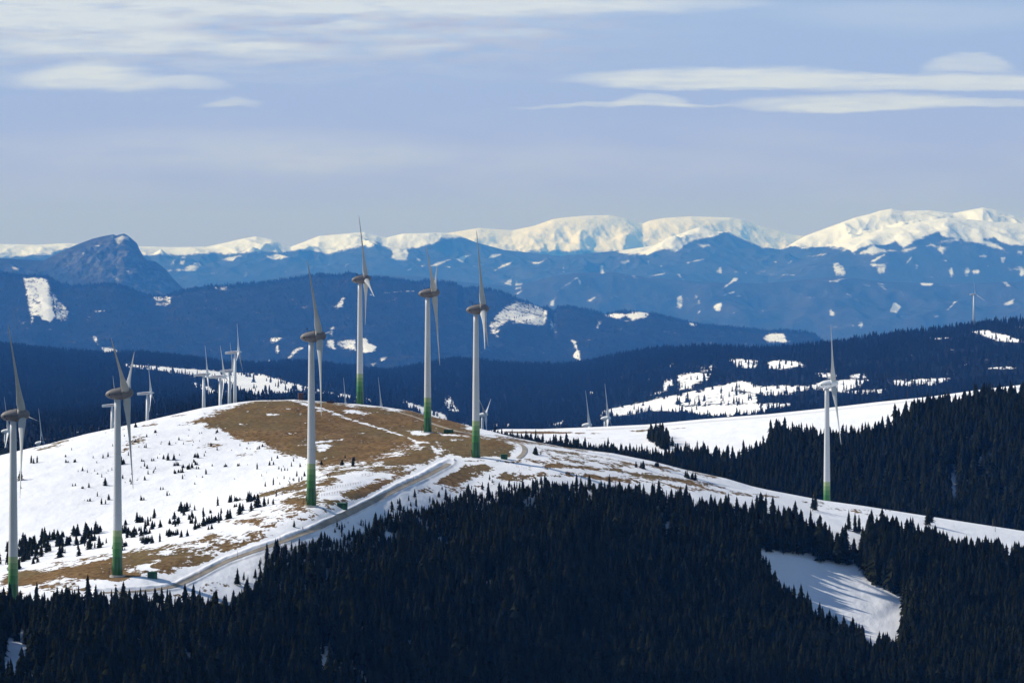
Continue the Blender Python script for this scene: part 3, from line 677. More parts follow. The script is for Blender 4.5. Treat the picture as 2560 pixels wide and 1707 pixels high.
M_E = mat_range('crag_rock', 380, 0.8, (0.022, 0.026, 0.024), (0.04, 0.036, 0.034), bd=30, rock=(0.105, 0.105, 0.11), edge=(0.3, 0.7))
hillE.build(M_E, {'snow': snE, 'frost': 0*snE, 'rock': rockE})

# F and G: foothills and snowy mountains far away
FAR_SNOW = [  # clearings on the far slopes
  (0.9, RA2([(130,560),(280,565),(210,590)])), (0.6, RA2([(470,620),(490,660),(470,665)])), (0.65, RA2([(780,600),(840,600),(850,690),(820,690)])), (0.85, RA2([(1000,565),(1075,565),(1050,582),(1010,580)])), (0.7, RA2([(1220,550),(1265,555),(1255,600),(1240,580)])),
  (0.7, RA2([(1290,625),(1370,600),(1390,630),(1330,625)])), (0.85, RA2([(1255,700),(1400,660),(1420,670),(1350,695)])), (0.6, RA2([(1500,675),(1540,680),(1590,740),(1550,730)])), (0.8, RA2([(1550,585),(1740,540),(1800,538),(1620,578)])), (0.7, RA2([(1860,650),(1925,600),(1930,680),(1880,680)])),
  (0.95, RA2([(1930,815),(2040,710),(2100,715),(2010,770)])), (0.85, RA2([(1930,875),(2040,830),(2045,845),(1950,880)])), (0.65, RA2([(1500,980),(1520,880),(1560,870),(1570,940),(1555,1010)])), (0.45, RA2([(1660,860),(1700,870),(1740,950),(1710,940)])), (0.8, RA2([(1840,970),(1930,928),(1915,1020),(1870,1020)])), (0.75, RA2([(1680,1030),(1735,1000),(1730,1040)])),
  (0.8, RA2([(395,850),(500,770),(590,710),(600,718),(480,800)])), (0.5, RA2([(600,710),(650,740),(640,780),(610,790)])), (0.8, RA2([(340,940),(400,885),(405,890),(380,970),(350,970)])), (0.75, RA2([(680,930),(765,885),(760,900),(720,935)])), (0.5, RA2([(920,875),(1000,890),(990,900)])), (0.55, RA2([(680,805),(730,778),(700,800)])), (0.5, RA2([(1000,1000),(960,1010),(1000,1030)])),
  (0.8, RA2([(0,860),(95,835),(60,880)])), (0.55, RA2([(25,730),(105,770),(100,830),(25,830)])), (0.6, RA2([(1100,690),(1140,695),(1120,712)])), (0.6, RA2([(1800,710),(1860,715),(1830,735)])), (0.6, RA2([(2120,680),(2160,655),(2155,680)])), (0.55, RA2([(2000,1040),(2050,1020),(2045,1060)])), (0.65, RA2([(1810,855),(1860,855),(1830,872)])), (0.5, RA2([(2010,885),(2120,875),(2100,890)])), (0.5, RA2([(2280,1000),(2320,1010),(2300,1040)])),
  (0.75, RA3([(590,650),(640,645),(700,680),(735,770),(650,775),(610,740)])), (0.85, RA3([(945,665),(1105,655),(1090,700),(1045,765),(1000,720)])), (0.8, RA3([(1250,665),(1325,580),(1320,620),(1270,670)])), (0.8, RA3([(940,640),(1070,560),(1075,580),(980,635)])), (0.5, RA3([(1340,630),(1395,690),(1360,700)])),
  (0.85, RA3([(565,822),(690,795),(640,828)])), (0.55, RA3([(690,795),(815,775),(810,782)])), (0.7, RA3([(830,825),(940,865),(900,860)])), (0.42, RA3([(990,820),(1060,830),(1105,905),(1030,890)])), (0.95, RA3([(1385,825),(1525,812),(1515,850),(1480,862),(1420,862)])), (0.95, RA3([(1110,1100),(1160,1005),(1225,1060),(1180,1115)])), (0.6, RA3([(1200,1150),(1240,1110),(1260,1110),(1230,1160)])),
  (0.44, RA3([(705,920),(780,940),(860,1025),(760,980)])), (0.85, RA3([(1630,1085),(1730,985),(1745,995),(1660,1085)])), (0.5, RA3([(2120,1045),(2270,970),(2250,1020),(2200,1045)])), (0.5, RA3([(555,1075),(590,1075),(620,1140),(570,1150)])), (0.5, RA3([(500,905),(540,910),(545,945)])),
  (0.75, RA3([(1660,750),(1680,710),(1710,710),(1690,745)])), (0.75, RA3([(1730,685),(1790,688),(1750,710)])), (0.85, RA3([(1790,745),(1830,710),(1870,750),(1830,755)])), (0.75, RA3([(1875,690),(1900,690),(1955,740),(1900,765),(1880,755)])), (0.8, RA3([(1945,680),(2030,678),(2000,692)])), (0.8, RA3([(2065,720),(2120,700),(2125,740)])), (0.8, RA3([(1950,775),(2040,752),(2040,770),(1970,782)])), (0.7, RA3([(2130,600),(2185,590),(2170,660),(2140,650)])), (0.75, RA3([(1930,590),(1980,570),(2010,590),(2000,615)])),
  (0.75, RA3([(2140,820),(2200,820),(2230,870),(2190,875)])), (0.75, RA3([(2210,685),(2350,682),(2350,695),(2260,690)])), (0.8, RA3([(2290,780),(2340,700),(2380,720),(2350,760)])), (0.65, RA3([(1540,625),(1640,620),(1650,640),(1580,640)])), (0.85, RA3([(165,655),(225,618),(225,635),(190,662)])), (0.75, RA3([(50,640),(90,635),(80,655)])), (0.5, RA3([(20,760),(180,745),(250,765),(100,770)])),
  (0.75, RA3([(820,1220),(880,1210),(860,1255)])), (0.45, RA3([(1440,1105),(1600,1130),(1560,1160),(1500,1145)])), (0.6, RA3([(1345,1200),(1410,1143),(1380,1175)])), (0.6, RA3([(735,1315),(800,1320),(810,1340),(770,1330)])), (0.5, RA3([(900,1230),(930,1250),(915,1265)])), (0.7, RA3([(340,590),(530,565),(520,580),(400,595)])),
  (0.75, R3([(1375,650),(1450,600),(1460,605),(1400,655)])), (0.9, R3([(1590,605),(1780,540),(1800,545),(1660,600)])), (0.7, R3([(1450,515),(1500,530),(1520,560),(1470,560)])), (0.7, R3([(1505,595),(1545,600),(1530,618)])), (0.7, R3([(1840,545),(1900,515),(1975,502),(1930,530),(1910,585),(1880,580)])), (0.75, R3([(1090,660),(1135,632),(1110,655)])), (0.9, R3([(2120,535),(2180,490),(2260,500),(2180,530)])),
  (0.75, R3([(2165,655),(2260,590),(2350,565),(2350,580),(2270,620),(2200,650)])), (0.5, R3([(800,640),(820,580),(900,565),(850,590)])), (0.65, R3([(640,590),(690,585),(670,602)])), (0.6, R3([(240,650),(300,645),(270,665)])), (0.6, R3([(2280,770),(2350,710),(2350,800)])), (0.65, R3([(1740,610),(1800,605),(1780,625)])),
  (0.6, RA1([(1640,590),(1660,520),(1715,520),(1690,600)])), (0.62, RA1([(1660,640),(1740,590),(1830,560),(1850,600),(1800,655),(1700,660)])), (0.42, RA1([(1550,560),(1610,540),(1600,610),(1560,600)])), (0.5, RA1([(1530,640),(1650,630),(1700,660),(1560,655)])), (0.55, RA1([(1980,550),(2100,520),(2220,505),(2240,565),(2120,560)])), (0.5, RA1([(2220,720),(2260,655),(2280,665),(2250,715)])), (0.4, RA1([(1910,740),(1940,680),(1990,670),(1950,710)])),
]
def mask_far(L, base, soft):
    w1 = 3.0*fbm(L.X/260, L.Y/500, 4, 0.65)
    return np.maximum(paint(L.U+w1, L.V+0.6*w1, base, soft, 1.0), 0.86*paint(L.U+0.4*w1, L.V+0.3*w1, FAR_SNOW, 6.0, 1.0))
F_CREST = [(-400,760),(340,760),(480,735),(600,714),(667,700),(749,684),(850,688),(926,686),(1040,690),(1150,704),(1280,716),(1330,704),(1389,689),(1450,682),(1530,680),(1620,694),(1750,704),(1900,709),(2000,700),(2100,690),(2200,704),(2350,709),(2560,704),(2960,700)]
hillF = simple_hill('blue_foothills', -300, 2900, 800, F_CREST, [(-400,63000),(2960,63000)],
    [([(-400,900),(2960,900)], [(-400,53000),(2960,53000)]), ([(-400,810),(2960,810)], [(-400,58500),(2960,58500)])], [8, 80], back=120, backY=1500)
hillF.Z += hillF.lock(30)*(200*fbm(hillF.X/1500, hillF.Y/2600, 4)+90*ridged(hillF.X/1100+4, hillF.Y/3500, 3)-40); hillF.refresh()
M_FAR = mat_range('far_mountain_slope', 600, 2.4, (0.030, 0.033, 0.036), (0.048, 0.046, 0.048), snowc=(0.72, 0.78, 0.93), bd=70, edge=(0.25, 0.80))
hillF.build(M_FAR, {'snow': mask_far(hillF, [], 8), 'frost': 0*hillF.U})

G1_CREST = [(-400,615),(0,610),(95,612),(163,608),(185,609),(349,616),(436,618),(517,617),(572,605),(605,597),(640,591),(681,599),(727,617),(757,606),(798,590),(844,586),(912,580),(953,592),(967,594),(1008,584),(1060,583),(1103,582),(1150,590),(1190,606),(1260,625),(1400,640),(1547,627),(1634,614),(1688,590),(1720,577),(1748,568),(1770,572),(1792,579),(1819,578),(1852,593),(1906,617),(1950,624),(1960,620),(2015,589),(2083,564),(2138,544),(2179,534),(2200,527),(2228,522),(2260,528),(2320,526),(2383,533),(2424,525),(2457,519),(2492,525),(2560,545),(2760,570),(2960,590)]
hillG = simple_hill('snowy_mountains', -300, 2900, 1200, G1_CREST, [(-400,78000),(2960,78000)],
    [([(-400,900),(2960,900)], [(-400,65000),(2960,65000)]), ([(-400,720),(2960,720)], [(-400,71000),(2960,71000)]),
     ([(-400,650),(500,655),(760,645),(1000,640),(1280,665),(1545,650),(1748,630),(1906,650),(2228,600),(2560,610),(2960,640)], [(-400,75000),(2960,75000)])], [8, 60, 110], back=150, backY=2500)
lkG = hillG.lock(28)
ampG = lkG*(0.25+0.75*np.exp(-np.maximum(hillG.V-hillG.crestV-30, 0)/30.0))
hillG.Z += ampG*(210*ridged(hillG.X/1000+0.3*hillG.Y/2500, hillG.Y/2500, 3, 0.45)-90+230*fbm(hillG.X/1300+0.5*hillG.Y/2500, hillG.Y/2200, 3)+30*fbm(hillG.X/260, hillG.Y/500, 3)); hillG.refresh()
RZ = lambda pts: [(1600+a/2.45, 475+b/2.45) for a, b in pts]
G_SNOW = [(1.0, [(-500,430)]+RA1([(-800,530),(80,530),(190,515),(300,500),(420,490),(480,490),(660,430),(1300,492),(1500,500),(1660,507),(1800,500),(1950,490),(2080,502),(2200,480)])+
  R3([(0,482),(60,470),(150,480),(210,492),(290,470),(400,455),(520,470),(600,478),(670,502),(720,490),(800,465),(870,440),(960,430),(1060,425),(1120,385),(1190,440),(1240,450),(1265,500),(1250,530),(1300,560),(1385,550),(1400,490),(1385,450),(1500,430),(1640,400),(1690,350),(1750,360),(1850,345),(1990,350),(2200,350),(2350,330)])+
  [(1400,590),(1545,627),(1560,633),(1620,636),(1660,620),(1672,622),(1690,628),(1715,612),(1740,600),(1790,592),(1800,584),(1820,580),(1860,598),(1905,618)]+
  RZ([(745,350),(850,345),(875,367),(920,345),(1000,358),(1060,350),(1130,348),(1190,345),(1270,362),(1310,388),(1350,350),(1420,335),(1500,338),(1560,312),(1612,352),(1700,308),(1760,285),(1830,258),(1850,290),(1960,296),(2000,318),(2060,322),(2140,345),(2240,368),(2190,335),(2110,305),(2170,292),(2220,325),(2280,342),(2340,332),(2800,345),(3200,300),(3200,-100)])),
  (0.85, RZ([(1340,388),(1400,360),(1430,340),(1500,365),(1570,375),(1480,382),(1400,388)])), (0.6, RZ([(1150,350),(1240,355),(1290,385),(1220,365)])), (0.55, RZ([(330,320),(430,325),(430,358),(370,358)])),
  (0.7, RZ([(1740,345),(1780,325),(1830,345),(1890,350),(1860,375),(1850,400),(1820,350)])), (0.7, RZ([(1580,380),(1650,355),(1700,350),(1640,375)])), (0.55, RZ([(1800,320),(1950,290),(1980,310),(1840,335)])), (0.7, RZ([(2310,372),(2345,372),(2340,392),(2310,390)]))]
snG = mask_far(hillG, G_SNOW, 12)
snG = np.maximum(snG, paint(hillG.U, hillG.V, [(0.8, R3([(90,520),(180,495),(300,520),(240,550),(140,545)]))], 8, 1.0))
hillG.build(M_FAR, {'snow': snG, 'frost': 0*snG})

# G front spur on the right massif
GF_CREST = [(1900,700),(1980,660),(2040,636),(2090,612),(2130,596),(2173,583),(2241,568),(2301,554),(2369,544),(2437,550),(2492,555),(2560,559),(2760,585),(2960,610)]
hillH = simple_hill('snowy_spur', 1920, 2900, 480, GF_CREST, [(1900,73500),(2960,73500)],
    [([(1900,860),(2960,860)], [(1900,65500),(2960,65500)]), ([(1900,720),(2200,660),(2960,680)], [(1900,70000),(2960,70000)])], [10, 110], back=60, backY=1200)
ampH = hillH.lock(30)*(0.2+0.8*np.exp(-np.maximum(hillH.V-hillH.crestV-25, 0)/30.0))
hillH.Z += ampH*(120*ridged(hillH.X/1100+3, hillH.Y/2500, 3, 0.45)-50+240*fbm(hillH.X/1300+0.5*hillH.Y/2500, hillH.Y/2200, 3)); hillH.refresh()
snH = mask_far(hillH, G_SNOW, 12)
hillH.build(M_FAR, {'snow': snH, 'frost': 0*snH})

G0_CREST = [(-400,640),(900,600),(1050,588),(1117,583),(1198,570),(1239,573),(1280,576),(1334,565),(1360,556),(1383,548),(1420,543),(1471,539),(1525,538),(1566,546),(1607,559),(1623,552),(1661,545),(1729,541),(1825,544),(1852,548),(1893,563),(1920,570),(1988,588),(2100,600),(2500,620),(2960,640)]
hillI = simple_hill('distant_snow_mountains', 800, 2400, 560, G0_CREST, [(-400,112000),(2960,112000)],
    [([(-400,760),(2960,760)], [(-400,103000),(2960,103000)]), ([(-400,680),(2960,680)], [(-400,107500),(2960,107500)])], [6, 110], back=100, backY=1500)
hillI.Z += hillI.lock(45)*(230*ridged(hillI.X/1500+0.3*hillI.Y/2000, hillI.Y/3000+4, 4, 0.5)-90+220*fbm(hillI.X/1800, hillI.Y/2500, 3)); hillI.refresh()
snI = np.clip(0.5+(628+6*fbm(hillI.X/500, hillI.Y/1500, 4)-hillI.V)/16, 0, 1)
hillI.build(M_FAR, {'snow': snI, 'frost': 0*snI})

# valley floor under everything
vf = mesh_obj('valley_ground', [(-19500,-3500,-2205),(19500,-3500,-2205),(19500,120000,-2205),(-19500,120000,-2205)], [(0,1,2,3)], mat_simple('valley_soil', (0.03,0.035,0.03), 0.9, 0.3, 0.004, spec=0.0))
vf['kind'] = 'structure'

# ------------------------------------------------------------------ trees
def spruce_mesh(name, h, r, tiers, br, seed, trunk=True, droop=0.35, ragged=0.35, crown0=0.06):
    """crown of jagged drooping boughs round a tapered stem; unit: metres"""
    rg = np.random.default_rng(seed); V = []; Fc = []
    lean = rg.uniform(-0.02, 0.02, 2)*h
    for k in range(tiers):
        t = k/(tiers-1)
        z = h*(crown0+(0.97-crown0)*t**0.92)
        rad = r*(1-t)**0.85*(1+rg.uniform(-0.18, 0.18))+0.05*r
        th = h/tiers*rg.uniform(1.3, 1.9)
        a0 = rg.uniform(0, 6.28); c = lean*t
        top = len(V); V.append((c[0], c[1], min(z+th*0.9, h)))
        n = max(4, int(round(br*(1-0.5*t))))
        ring = []
        for j in range(n):
            a = a0+2*math.pi*(j+rg.uniform(-0.25, 0.25))/n
            L = rad*(1+rg.uniform(-ragged, ragged*0.7))
            wz = 0.42*rad*math.sin(math.pi/n)*2.2
            zt = z-droop*L*rg.uniform(0.5, 1.2)
            ca, sa = math.cos(a), math.sin(a)
            i0 = len(V)
            V.append((c[0]+L*ca, c[1]+L*sa, zt))
            V.append((c[0]+0.5*L*ca-wz*sa, c[1]+0.5*L*sa+wz*ca, z-0.12*L+0.10*th))
            V.append((c[0]+0.5*L*ca+wz*sa, c[1]+0.5*L*sa-wz*ca, z-0.12*L+0.10*th))
            V.append((c[0]+0.35*L*ca, c[1]+0.35*L*sa, z-0.30*th))
            Fc += [(top, i0+1, i0), (top, i0, i0+2), (i0+3, i0, i0+1), (i0+3, i0+2, i0)]
    # leader
    i0 = len(V); s = 0.03*r+0.02*h/10
    V += [(lean[0]-s, lean[1], h*0.93), (lean[0]+s, lean[1]-s, h*0.93), (lean[0]+s, lean[1]+s, h*0.93), (lean[0], lean[1], h*1.03)]
    Fc += [(i0, i0+1, i0+3), (i0+1, i0+2, i0+3), (i0+2, i0, i0+3)]
    nf = len(Fc); mats = [0]*nf
    TV = []; TF = []
    rt = 0.013*h+0.05
    for k, (zz, rr) in enumerate(((-0.6, rt*1.2), (h*0.45, rt*0.7), (h*0.9, rt*0.15))):
        for j in range(6): TV.append((lean[0]*max(zz,0)/h+rr*math.cos(j*math.pi/3), lean[1]*max(zz,0)/h+rr*math.sin(j*math.pi/3), zz))
    for k in range(2):
        for j in range(6): TF.append((k*6+j, k*6+(j+1) % 6, k*6+6+(j+1) % 6, k*6+6+j))
    return V, Fc, TV, TF
def joined(name, spec, fol, link=False):
    V, Fc, TV, TF = spec
    n = len(V)
    o = mesh_obj(name, V+TV, Fc+[tuple(i+n for i in f) for f in TF], [fol, M_BARK], link=link)
    for i, p in enumerate(o.data.polygons): p.material_index = 0 if i < len(Fc) else 1
    return o

def variant_collection(name, objs):
    c = bpy.data.collections.new(name)
    for o in objs: c.objects.link(o)
    return c
BIG = [spruce_mesh('s', 10.0, r, 13, 9, 100+i, droop=d, crown0=c0) for i, (r, d, c0) in enumerate(((1.9,.4,.05),(1.5,.3,.08),(2.2,.45,.10),(1.7,.35,.16),(1.3,.3,.06),(2.0,.5,.22)))]+[spruce_mesh('s', 10.0, 2.5, 10, 8, 151, droop=.5, crown0=.12, ragged=.6), spruce_mesh('s', 10.0, 1.5, 9, 6, 152, droop=.6, crown0=.30, ragged=.7), spruce_mesh('s', 10.0, 1.9, 16, 9, 153, droop=.25, crown0=.02, ragged=.5)]
FARM = [spruce_mesh('s', 10.0, r, 6, 6, 200+i, droop=.3) for i, r in enumerate((2.1, 1.8, 2.4, 1.6))]
near_coll = variant_collection('spruce_kinds', [joined('spruce_kind', s, M_FOL) for s in BIG])
haze_coll = variant_collection('hazy_spruce_kinds', [joined('hazy_spruce_kind', s, M_FOLD) for s in FARM])
far_coll = variant_collection('far_spruce_kinds', [joined('far_spruce_kind', s, M_FOLFAR) for s in FARM])

def gn_forest(name, pts, scl, coll, nvar, rng, label, widen=1.0):
    n = len(pts)
    o = mesh_obj(name, pts, np.zeros((0, 3), np.int32))
    me = o.data
    a = me.attributes.new('rot', 'FLOAT_VECTOR', 'POINT')
    r = np.zeros((n, 3), np.float32); r[:, 2] = rng.uniform(0, 6.283, n); r[:, 0] = rng.normal(0, 0.02, n); r[:, 1] = rng.normal(0, 0.02, n)
    a.data.foreach_set('vector', r.ravel())
    a = me.attributes.new('scl', 'FLOAT_VECTOR', 'POINT')
    w = rng.uniform(0.85, 1.45, n)*widen
    a.data.foreach_set('vector', np.stack([scl*w, scl*w, scl], -1).astype(np.float32).ravel())
    a = me.attributes.new('idx', 'INT', 'POINT'); a.data.foreach_set('value', rng.integers(0, nvar, n).astype(np.int32))
    ng = bpy.data.node_groups.new(name+'_nodes', 'GeometryNodeTree')
    ng.interface.new_socket('Geometry', in_out='INPUT', socket_type='NodeSocketGeometry')
    ng.interface.new_socket('Geometry', in_out='OUTPUT', socket_type='NodeSocketGeometry')
    N = ng.nodes; gi = N.new('NodeGroupInput'); go = N.new('NodeGroupOutput')
    ci = N.new('GeometryNodeCollectionInfo'); ci.inputs['Collection'].default_value = coll
    ci.inputs['Separate Children'].default_value = True; ci.inputs['Reset Children'].default_value = True
    ip = N.new('GeometryNodeInstanceOnPoints'); ip.inputs['Pick Instance'].default_value = True
    def na(nm, ty):
        q = N.new('GeometryNodeInputNamedAttribute'); q.data_type = ty; q.inputs['Name'].default_value = nm
        return [s for s in q.outputs if s.enabled and s.name == 'Attribute'][0]
    Lk = ng.links
    Lk.new(gi.outputs[0], ip.inputs['Points']); Lk.new(ci.outputs[0], ip.inputs['Instance'])
    Lk.new(na('idx', 'INT'), ip.inputs['Instance Index']); Lk.new(na('rot', 'FLOAT_VECTOR'), ip.inputs['Rotation'])
    Lk.new(na('scl', 'FLOAT_VECTOR'), ip.inputs['Scale']); Lk.new(ip.outputs[0], go.inputs[0])
    md = o.modifiers.new('trees', 'NODES'); md.node_group = ng
    tag(o, label, 'forest', kind='stuff')
    return o

# near wood: sample, then take the most exposed trees as things of their own
def sample_forest():
    L = near; rg = np.random.default_rng(5)
    clump = np.clip(0.8+1.3*fbm(L.X/22, L.Y/30, 3), 0.01, 1.3)
    sparse = paint(L.U, L.V, SPARSE, 20, 1.6)*np.clip(0.15+1.6*fbm(L.X/12, L.Y/16, 3), 0, 1)
    dens = np.maximum(np.clip(L.forest, 0, 1)**1.5*clump, 0.55*sparse)
    dens = np.where((L.V > 1760), 0, dens)
    n = 35000
    P = L.scatter(n, dens, rg)
    px = CX+P[:,0]/P[:,1]*F; py = HY-P[:,2]/P[:,1]*F
    # heights: small towards the upper tree line on the left, tall on the right
    h = np.interp(px, [0, 500, 900, 1300, 1700, 2000, 2560], [7.5, 7, 7, 9, 11.5, 12.5, 13])
    edge = np.interp(px, [500, 700, 950, 1400, 1900], [1470, 1385, 1310, 1235, 1240])
    h = h*np.clip(0.50+(py-edge)/260, 0.42, 1.1)
    h = h*rg.lognormal(0, 0.32, n)
    h = h*np.where((px > 1650) & (px < 2150) & (py > 1262) & (py < 1440), 0.66, 1.0)
    h = np.clip(h, 1.6, 19)
    return P, px, py, h
FP, Fpx, Fpy, Fh = sample_forest()
def forest_value(px, py):
    """is that image spot on the near hill covered by wood?"""
    return paint(px, py, forest_polys, 10, 1.6)*(1-paint(px, py, forest_gaps, 20, 1.0))
hpx = Fh/FP[:,1]*F
free = forest_value(Fpx, Fpy-hpx*0.9) < 0.35
near_snow = forest_value(Fpx, Fpy+8) < 0.6
score = hpx*(free | near_snow)*((Fpx > -20) & (Fpx < 2580) & (Fpy-hpx < 1700))
order = np.argsort(-score)
sel = order[:292]; sel = sel[score[sel] > 0]
rest = np.setdiff1d(np.arange(len(FP)), sel)
gn_forest('spruce_forest', FP[rest], Fh[rest]/10.0, near_coll, len(BIG), np.random.default_rng(3), 'dense dark spruce wood filling the slope at the bottom of the picture')

# wood on the hill to the right and the tree line behind the road ridge
def forest_B():
    L = hillB; rg = np.random.default_rng(8)
    dens = np.clip(L.forest, 0, 1)**1.5*np.clip(0.8+0.8*fbm(L.X/40, L.Y/70, 3), 0.05, 1.2)
    P = L.scatter(25000, dens, rg)
    px = CX+P[:,0]/P[:,1]*F
    h = np.interp(px, [1200, 1400, 1700, 1900, 2300, 2560], [5.0, 7, 9.5, 12, 14, 14])*rg.lognormal(0, 0.25, len(P))
    gn_forest('spruce_forest', P, np.clip(h, 2, 20)/10, near_coll, len(BIG), rg, 'dark spruce wood on the slope behind the rightmost tall turbine')
forest_B()
def forest_C():
    L = hillC; rg = np.random.default_rng(9)
    gaps = np.clip(0.95-L.snow*1.15, 0.0, 1)
    dens = gaps*np.clip(0.9+0.5*fbm(L.X/120, L.Y/200, 3), 0.2, 1.2)+0.85*(L.snow > 0.1)*(L.U > 540)*np.clip(fbm(L.X/35, L.Y/120, 3), 0, 1)
    dens = dens*((L.V < L.crestV+260)|(L.Y < 0))
    dens = dens*(1-0.8*paint(L.U, L.V-11, C_SNOW, 10, 2.0))
    vis = (L.V < np.interp(L.U, [p[0] for p in NEAR_CREST], [p[1] for p in NEAR_CREST])+30)
    P = L.scatter(60000, dens*vis, rg)
    h = np.interp(P[:,1], [4500, 10000, 19000], [9, 16, 21])*rg.lognormal(0, 0.25, len(P))
    gn_forest('wooded_slope', P, np.clip(h, 4, 32)/10, far_coll, len(FARM), rg, 'dark blue spruce wood with snowy clearings behind the turbines')
forest_C()
def forest_D():
    L = hillD; rg = np.random.default_rng(10)
    dens = np.clip(1-L.snow*1.3, 0, 1)*(L.V < L.crestV+300)
    P1 = L.scatter(36000, dens, rg)
    P2 = L.scatter(7000, (L.V < L.crestV+7)*np.clip(1-L.snow, 0, 1)*1.0, rg)
    P = np.vstack([P1, P2]); h = 15*rg.lognormal(0, 0.25, len(P)); h[len(P1):] *= 1.5
    gn_forest('wooded_range', P, np.clip(h, 5, 42)/10, haze_coll, len(FARM), rg, 'blue hazy wooded range below the snowy mountains', widen=1.15)
forest_D()

# individual trees ----------------------------------------------------------
tree_protos = []
for i, s in enumerate(BIG):
    V, Fc, TV, TF = s
    me_c = mesh_obj('crown', V, Fc, M_FOL, link=False); me_t = mesh_obj('trunk', TV, TF, M_BARK, link=False)
    tree_protos.append((me_c, me_t))
def place_tree(p, h, kind, label, group, rg, cat='tree', name='spruce_tree', widen=1.0):
    r = bpy.data.objects.new(name, None); COL.objects.link(r)
    r.location = p; r.rotation_euler = (0, 0, rg.uniform(0, 6.28)); s = h/10.0; w = s*widen*rg.uniform(0.9, 1.15)
    r.scale = (w, w, s)
    for src in tree_protos[kind]:
        c = src.copy(); COL.objects.link(c); c.parent = r
    return tag(r, label, cat, group)
rgT = np.random.default_rng(77)
for k in sel:
    x, y = Fpx[k], Fpy[k]
    if x < 640: lab, grp = 'dark spruce poking up along the top edge of the wood below the two left turbines', 'spruces on the wood edge at lower left'
    elif x < 1200: lab, grp = 'small dark spruce at the ragged upper edge of the wood beside the road', 'spruces on the wood edge beside the road'
    elif x < 1860: lab, grp = 'dark spruce on the upper edge of the central wood under the snowy ridge', 'spruces on the upper edge of the central wood'
    elif x < 2260 and y > 1340: lab, grp = 'tall black spruce bordering the snowy forest clearing', 'spruces round the snowy clearing'
    else: lab, grp = 'tall dark spruce at the edge of the right hand wood on the snow slope', 'spruces on the wood edge at the right'
    place_tree(FP[k], float(Fh[k]), int(rgT.integers(0, len(BIG))), lab, grp, rgT)

# lone trees on the open snow: one mesh each, too small to show parts
YG = [joined('young_spruce', spruce_mesh('s', 4.0, r, 8, 7, 300+i, droop=.4, crown0=0.0), M_FOL) for i, r in enumerate((1.25, 1.0, 1.5))]
def clump_mesh(seed, n, w):
    rg = np.random.default_rng(seed); V = []; Fc = []; TV = []; TF = []
    for i in range(n):
        s = spruce_mesh('s', 4.0*rg.uniform(0.45, 1.0), rg.uniform(0.8, 1.3), 7, 6, seed*10+i, droop=.4, crown0=0.0)
        dx, dy = rg.uniform(-w, w), rg.uniform(-w, w); a, b = len(V), len(TV)
        V += [(x+dx, y+dy, z) for x, y, z in s[0]]; Fc += [tuple(q+a for q in f) for f in s[1]]
        TV += [(x+dx, y+dy, z) for x, y, z in s[2]]; TF += [tuple(q+b for q in f) for f in s[3]]
    return V, Fc, TV, TF
CL = [joined('spruce_clump', clump_mesh(400+i, 4+i, 1.6+0.3*i), M_FOL) for i in range(3)]
def place_small(px, py, hp, clump=False, label=None, group=None, name=None):
    p = near.at(px, py)[0]
    src = (CL if clump else YG)[int(rgT.integers(0, 3))]
    o = src.copy(); o.name = name or ('spruce_clump' if clump else 'young_spruce'); COL.objects.link(o)
    h = hp/F*p[1]
    o.location = p; s = h/4.0; w = s*rgT.uniform(0.85, 1.2); o.scale = (w, w, s)
    o.rotation_euler = (0, 0, rgT.uniform(0, 6.28))
    return tag(o, label, 'tree', group)
Z1 = lambda pts: [(200+a/7.35, 1060+b/7.35, h/7.35) for a, b, h in pts]
LONE1 = Z1([(1018,55,60),(815,225,40),(1135,105,18),(1405,205,32),(2003,115,35),(1990,225,35),(2198,180,40),(2236,170,35),(600,405,55),(515,600,95),(890,575,75),(1488,372,55),(1083,430,45),(1185,430,50),(1215,435,95),(1900,372,50),(2085,335,35),(2070,390,25),(1760,360,30),
  (270,865,50),(425,785,20),(585,845,55),(400,975,80),(1425,630,50),(1463,555,25),(1535,640,85),(1825,575,40),(2305,520,40),(1187,775,95),(1385,830,60),(1250,920,85),(1348,895,55),(1120,805,45),(480,900,30),
  (465,1125,150),(165,1165,95),(940,1100,85),(785,1000,85),(1190,1025,80),(1065,1010,30),(830,1075,25),(2145,970,35),(2250,980,40),(2310,920,110),(1885,1005,90),(1925,950,40),(2110,1105,50),
  (320,1325,90),(395,1470,125),(468,1468,90),(530,1390,115),(1600,1315,100),(1645,1300,40),(1625,1245,30),(85,1405,28),(2205,1255,25),(2283,590,60)])
CL1 = Z1([(810,735,170),(1150,680,60),(1670,650,140),(2110,620,110),(1765,765,110),(1880,800,85),(1965,830,130),(2035,810,130),(2145,745,80),(2170,820,60),(1765,905,90),(1835,895,120),(1510,1200,65),(1150,1395,110),(165,1418,80)])
LONE2 = [(100,1115,0)]*0
LONE3 = [(78,1157,20,0),(84,1158,14,0),(93,1156,18,0),(51,1200,28,0),(52,1221,10,0),(164,1142,7,0),(179,1125,7,0),(339,1068,13,0),(432,1039,8,0),(459,1015,0,0)][:8]
Z2 = lambda pts: [(640+a/3.672, 900+b/3.672, h/3.672) for a, b, h in pts]
